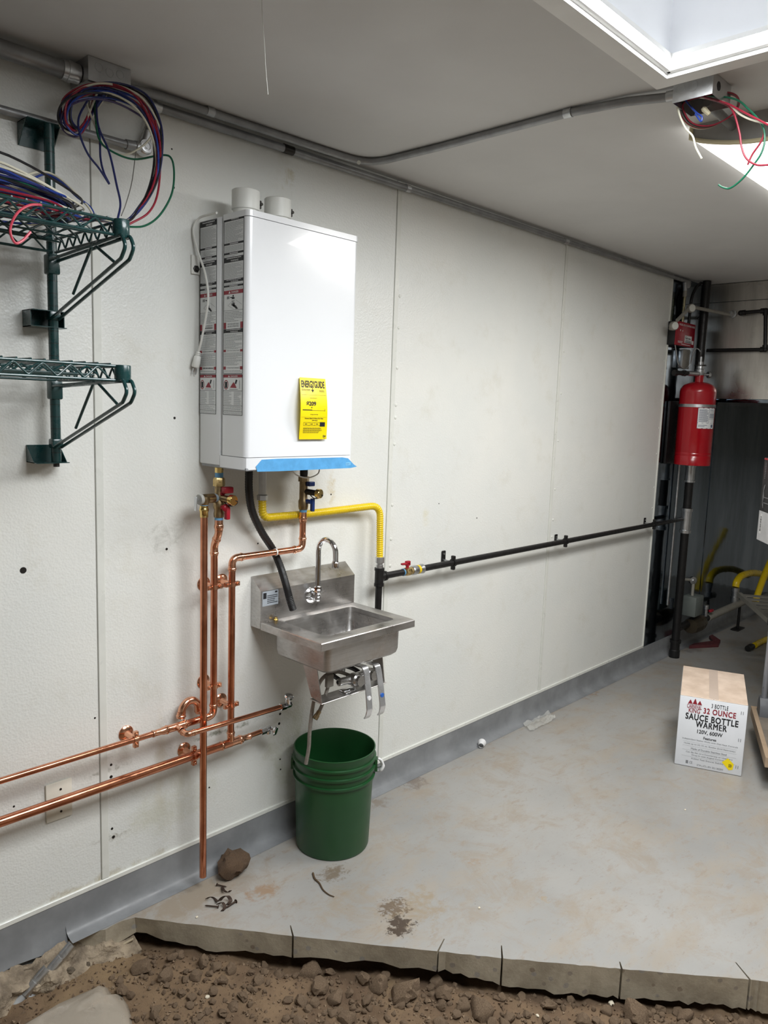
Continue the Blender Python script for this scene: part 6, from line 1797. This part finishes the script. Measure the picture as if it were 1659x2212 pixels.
# ------------------------------------------------------------------ small debris on the floor
MT['rust'] = M('rusty_steel', S(74, 60, 52), .6, .6, .25, 60)
def fz(px, py, z=0.003): return P(px, py, Z=z)
def nail(a, b, label, r=.0022):
    a, b = fz(*a), fz(*b); d_ = b-a
    m = MB().lathe([(0, r*2.2), (.002, r*2.2), (.0021, r), (d_.length-.006, r), (d_.length, .0004)], a+V((0, 0, .002)), d_, 8)
    tag(m.build('nail', MT['rust']), label, 'nail', 'rusty nails on the floor')
nail((468, 1912), (490, 1917), 'rusty nail lying alone above scrap pile on floor')
nail((510, 1948), (488, 1962), 'thick rusty nail at right of the scrap pile', .003)
nail((472, 1960), (442, 1957), 'rusty nail pointing left from scrap pile')
def clip(lst, label, w_=.007):
    pts = catmull([fz(a, b, z) for a, b, z in lst], 5); m = MB(); o = 0
    for p_ in pts: m.v += [p_+V((-w_/2, w_/3, 0)), p_+V((w_/2, -w_/3, 0)), p_+V((w_/2, -w_/3, .0014)), p_+V((-w_/2, w_/3, .0014))]
    for i in range(len(pts)-1):
        for k in range(4): m.face((i*4+k, i*4+(k+1) % 4, i*4+4+(k+1) % 4, i*4+4+k))
    tag(m.build('metal_clip', MT['rust']), label, 'metal clip', 'rusty clips on the floor')
clip([(480, 1916, .004), (484, 1924, .010), (492, 1928, .004), (498, 1924, .010)], 'bent rusty metal clip near the lone nail')
clip([(446, 1942, .002), (455, 1938, .012), (464, 1942, .002), (470, 1948, .008)], 'wavy rusty metal clip left of scrap pile')
clip([(474, 1946, .002), (482, 1938, .014), (492, 1936, .018), (498, 1946, .006), (492, 1954, .003)], 'curled rusty pipe strap topping the scrap pile', .010)
clip([(470, 1954, .002), (480, 1950, .010), (486, 1960, .004), (480, 1968, .002)], 'twisted rusty strap under the scrap pile', .008)
tag(MB().tube(catmull([fz(676, 1886), fz(680, 1898), fz(690, 1908), fz(698, 1922), (fz(710, 1932)), fz(722, 1937)], 6), [.0036-.00007*i for i in range(31)], 7).build('twig', M('brown_twig', S(84, 66, 46), .8)), 'curved brown twig on floor in front of bucket', 'twig')
q = fz(1040, 1613, .001)
m = MB().lathe([(0, .012), (.040, .020)], q+V((-.02, -.012, .015)), (.85, .5, -.05), 14, False, False)
tag(m.build('paper_cup_bit', MT['print_white']), 'small rolled white paper scrap on floor by wall base', 'paper scrap')
bm = bmesh.new(); bmesh.ops.create_grid(bm, x_segments=18, y_segments=12, size=.5)
q = P(1155, 1556, Z=0)
for v_ in bm.verts:
    x = q.x+v_.co.x*.24+v_.co.y*.06; y = min(q.y+v_.co.y*.11-.02, -.05)
    v_.co = V((x, y, .006+.028*abs(mnoise.fractal(V((x*13, y*15, 4)), 1, 2, 3))))
bm.verts.index_update(); m = MB().add([v_.co.copy() for v_ in bm.verts], [[v_.index for v_ in f.verts] for f in bm.faces]); bm.free()
t = NT('clear_plastic_film'); t.base(t.mix(t.noise(20), S(214, 214, 206), S(236, 236, 230)))
t.b.inputs['Roughness'].default_value = .12; t.b.inputs['Alpha'].default_value = .35
ob = m.build('plastic_film', t.mat, angle=20)
tag(ob, 'crumpled clear plastic film on the floor against cove base', 'plastic film')
for (px, py) in ((1035, 1962), (1480, 1750), (425, 2142-160)):
    q = fz(px, py, 0)
    me = WR; ob = bpy.data.objects.new('plaster_crumb', me); COL.objects.link(ob); ob.location = (q.x, q.y, .002); ob.scale = (.006, .004, .003)
    tag(ob, 'tiny white plaster crumb on the grey floor', 'crumb', 'white crumbs on the floor')
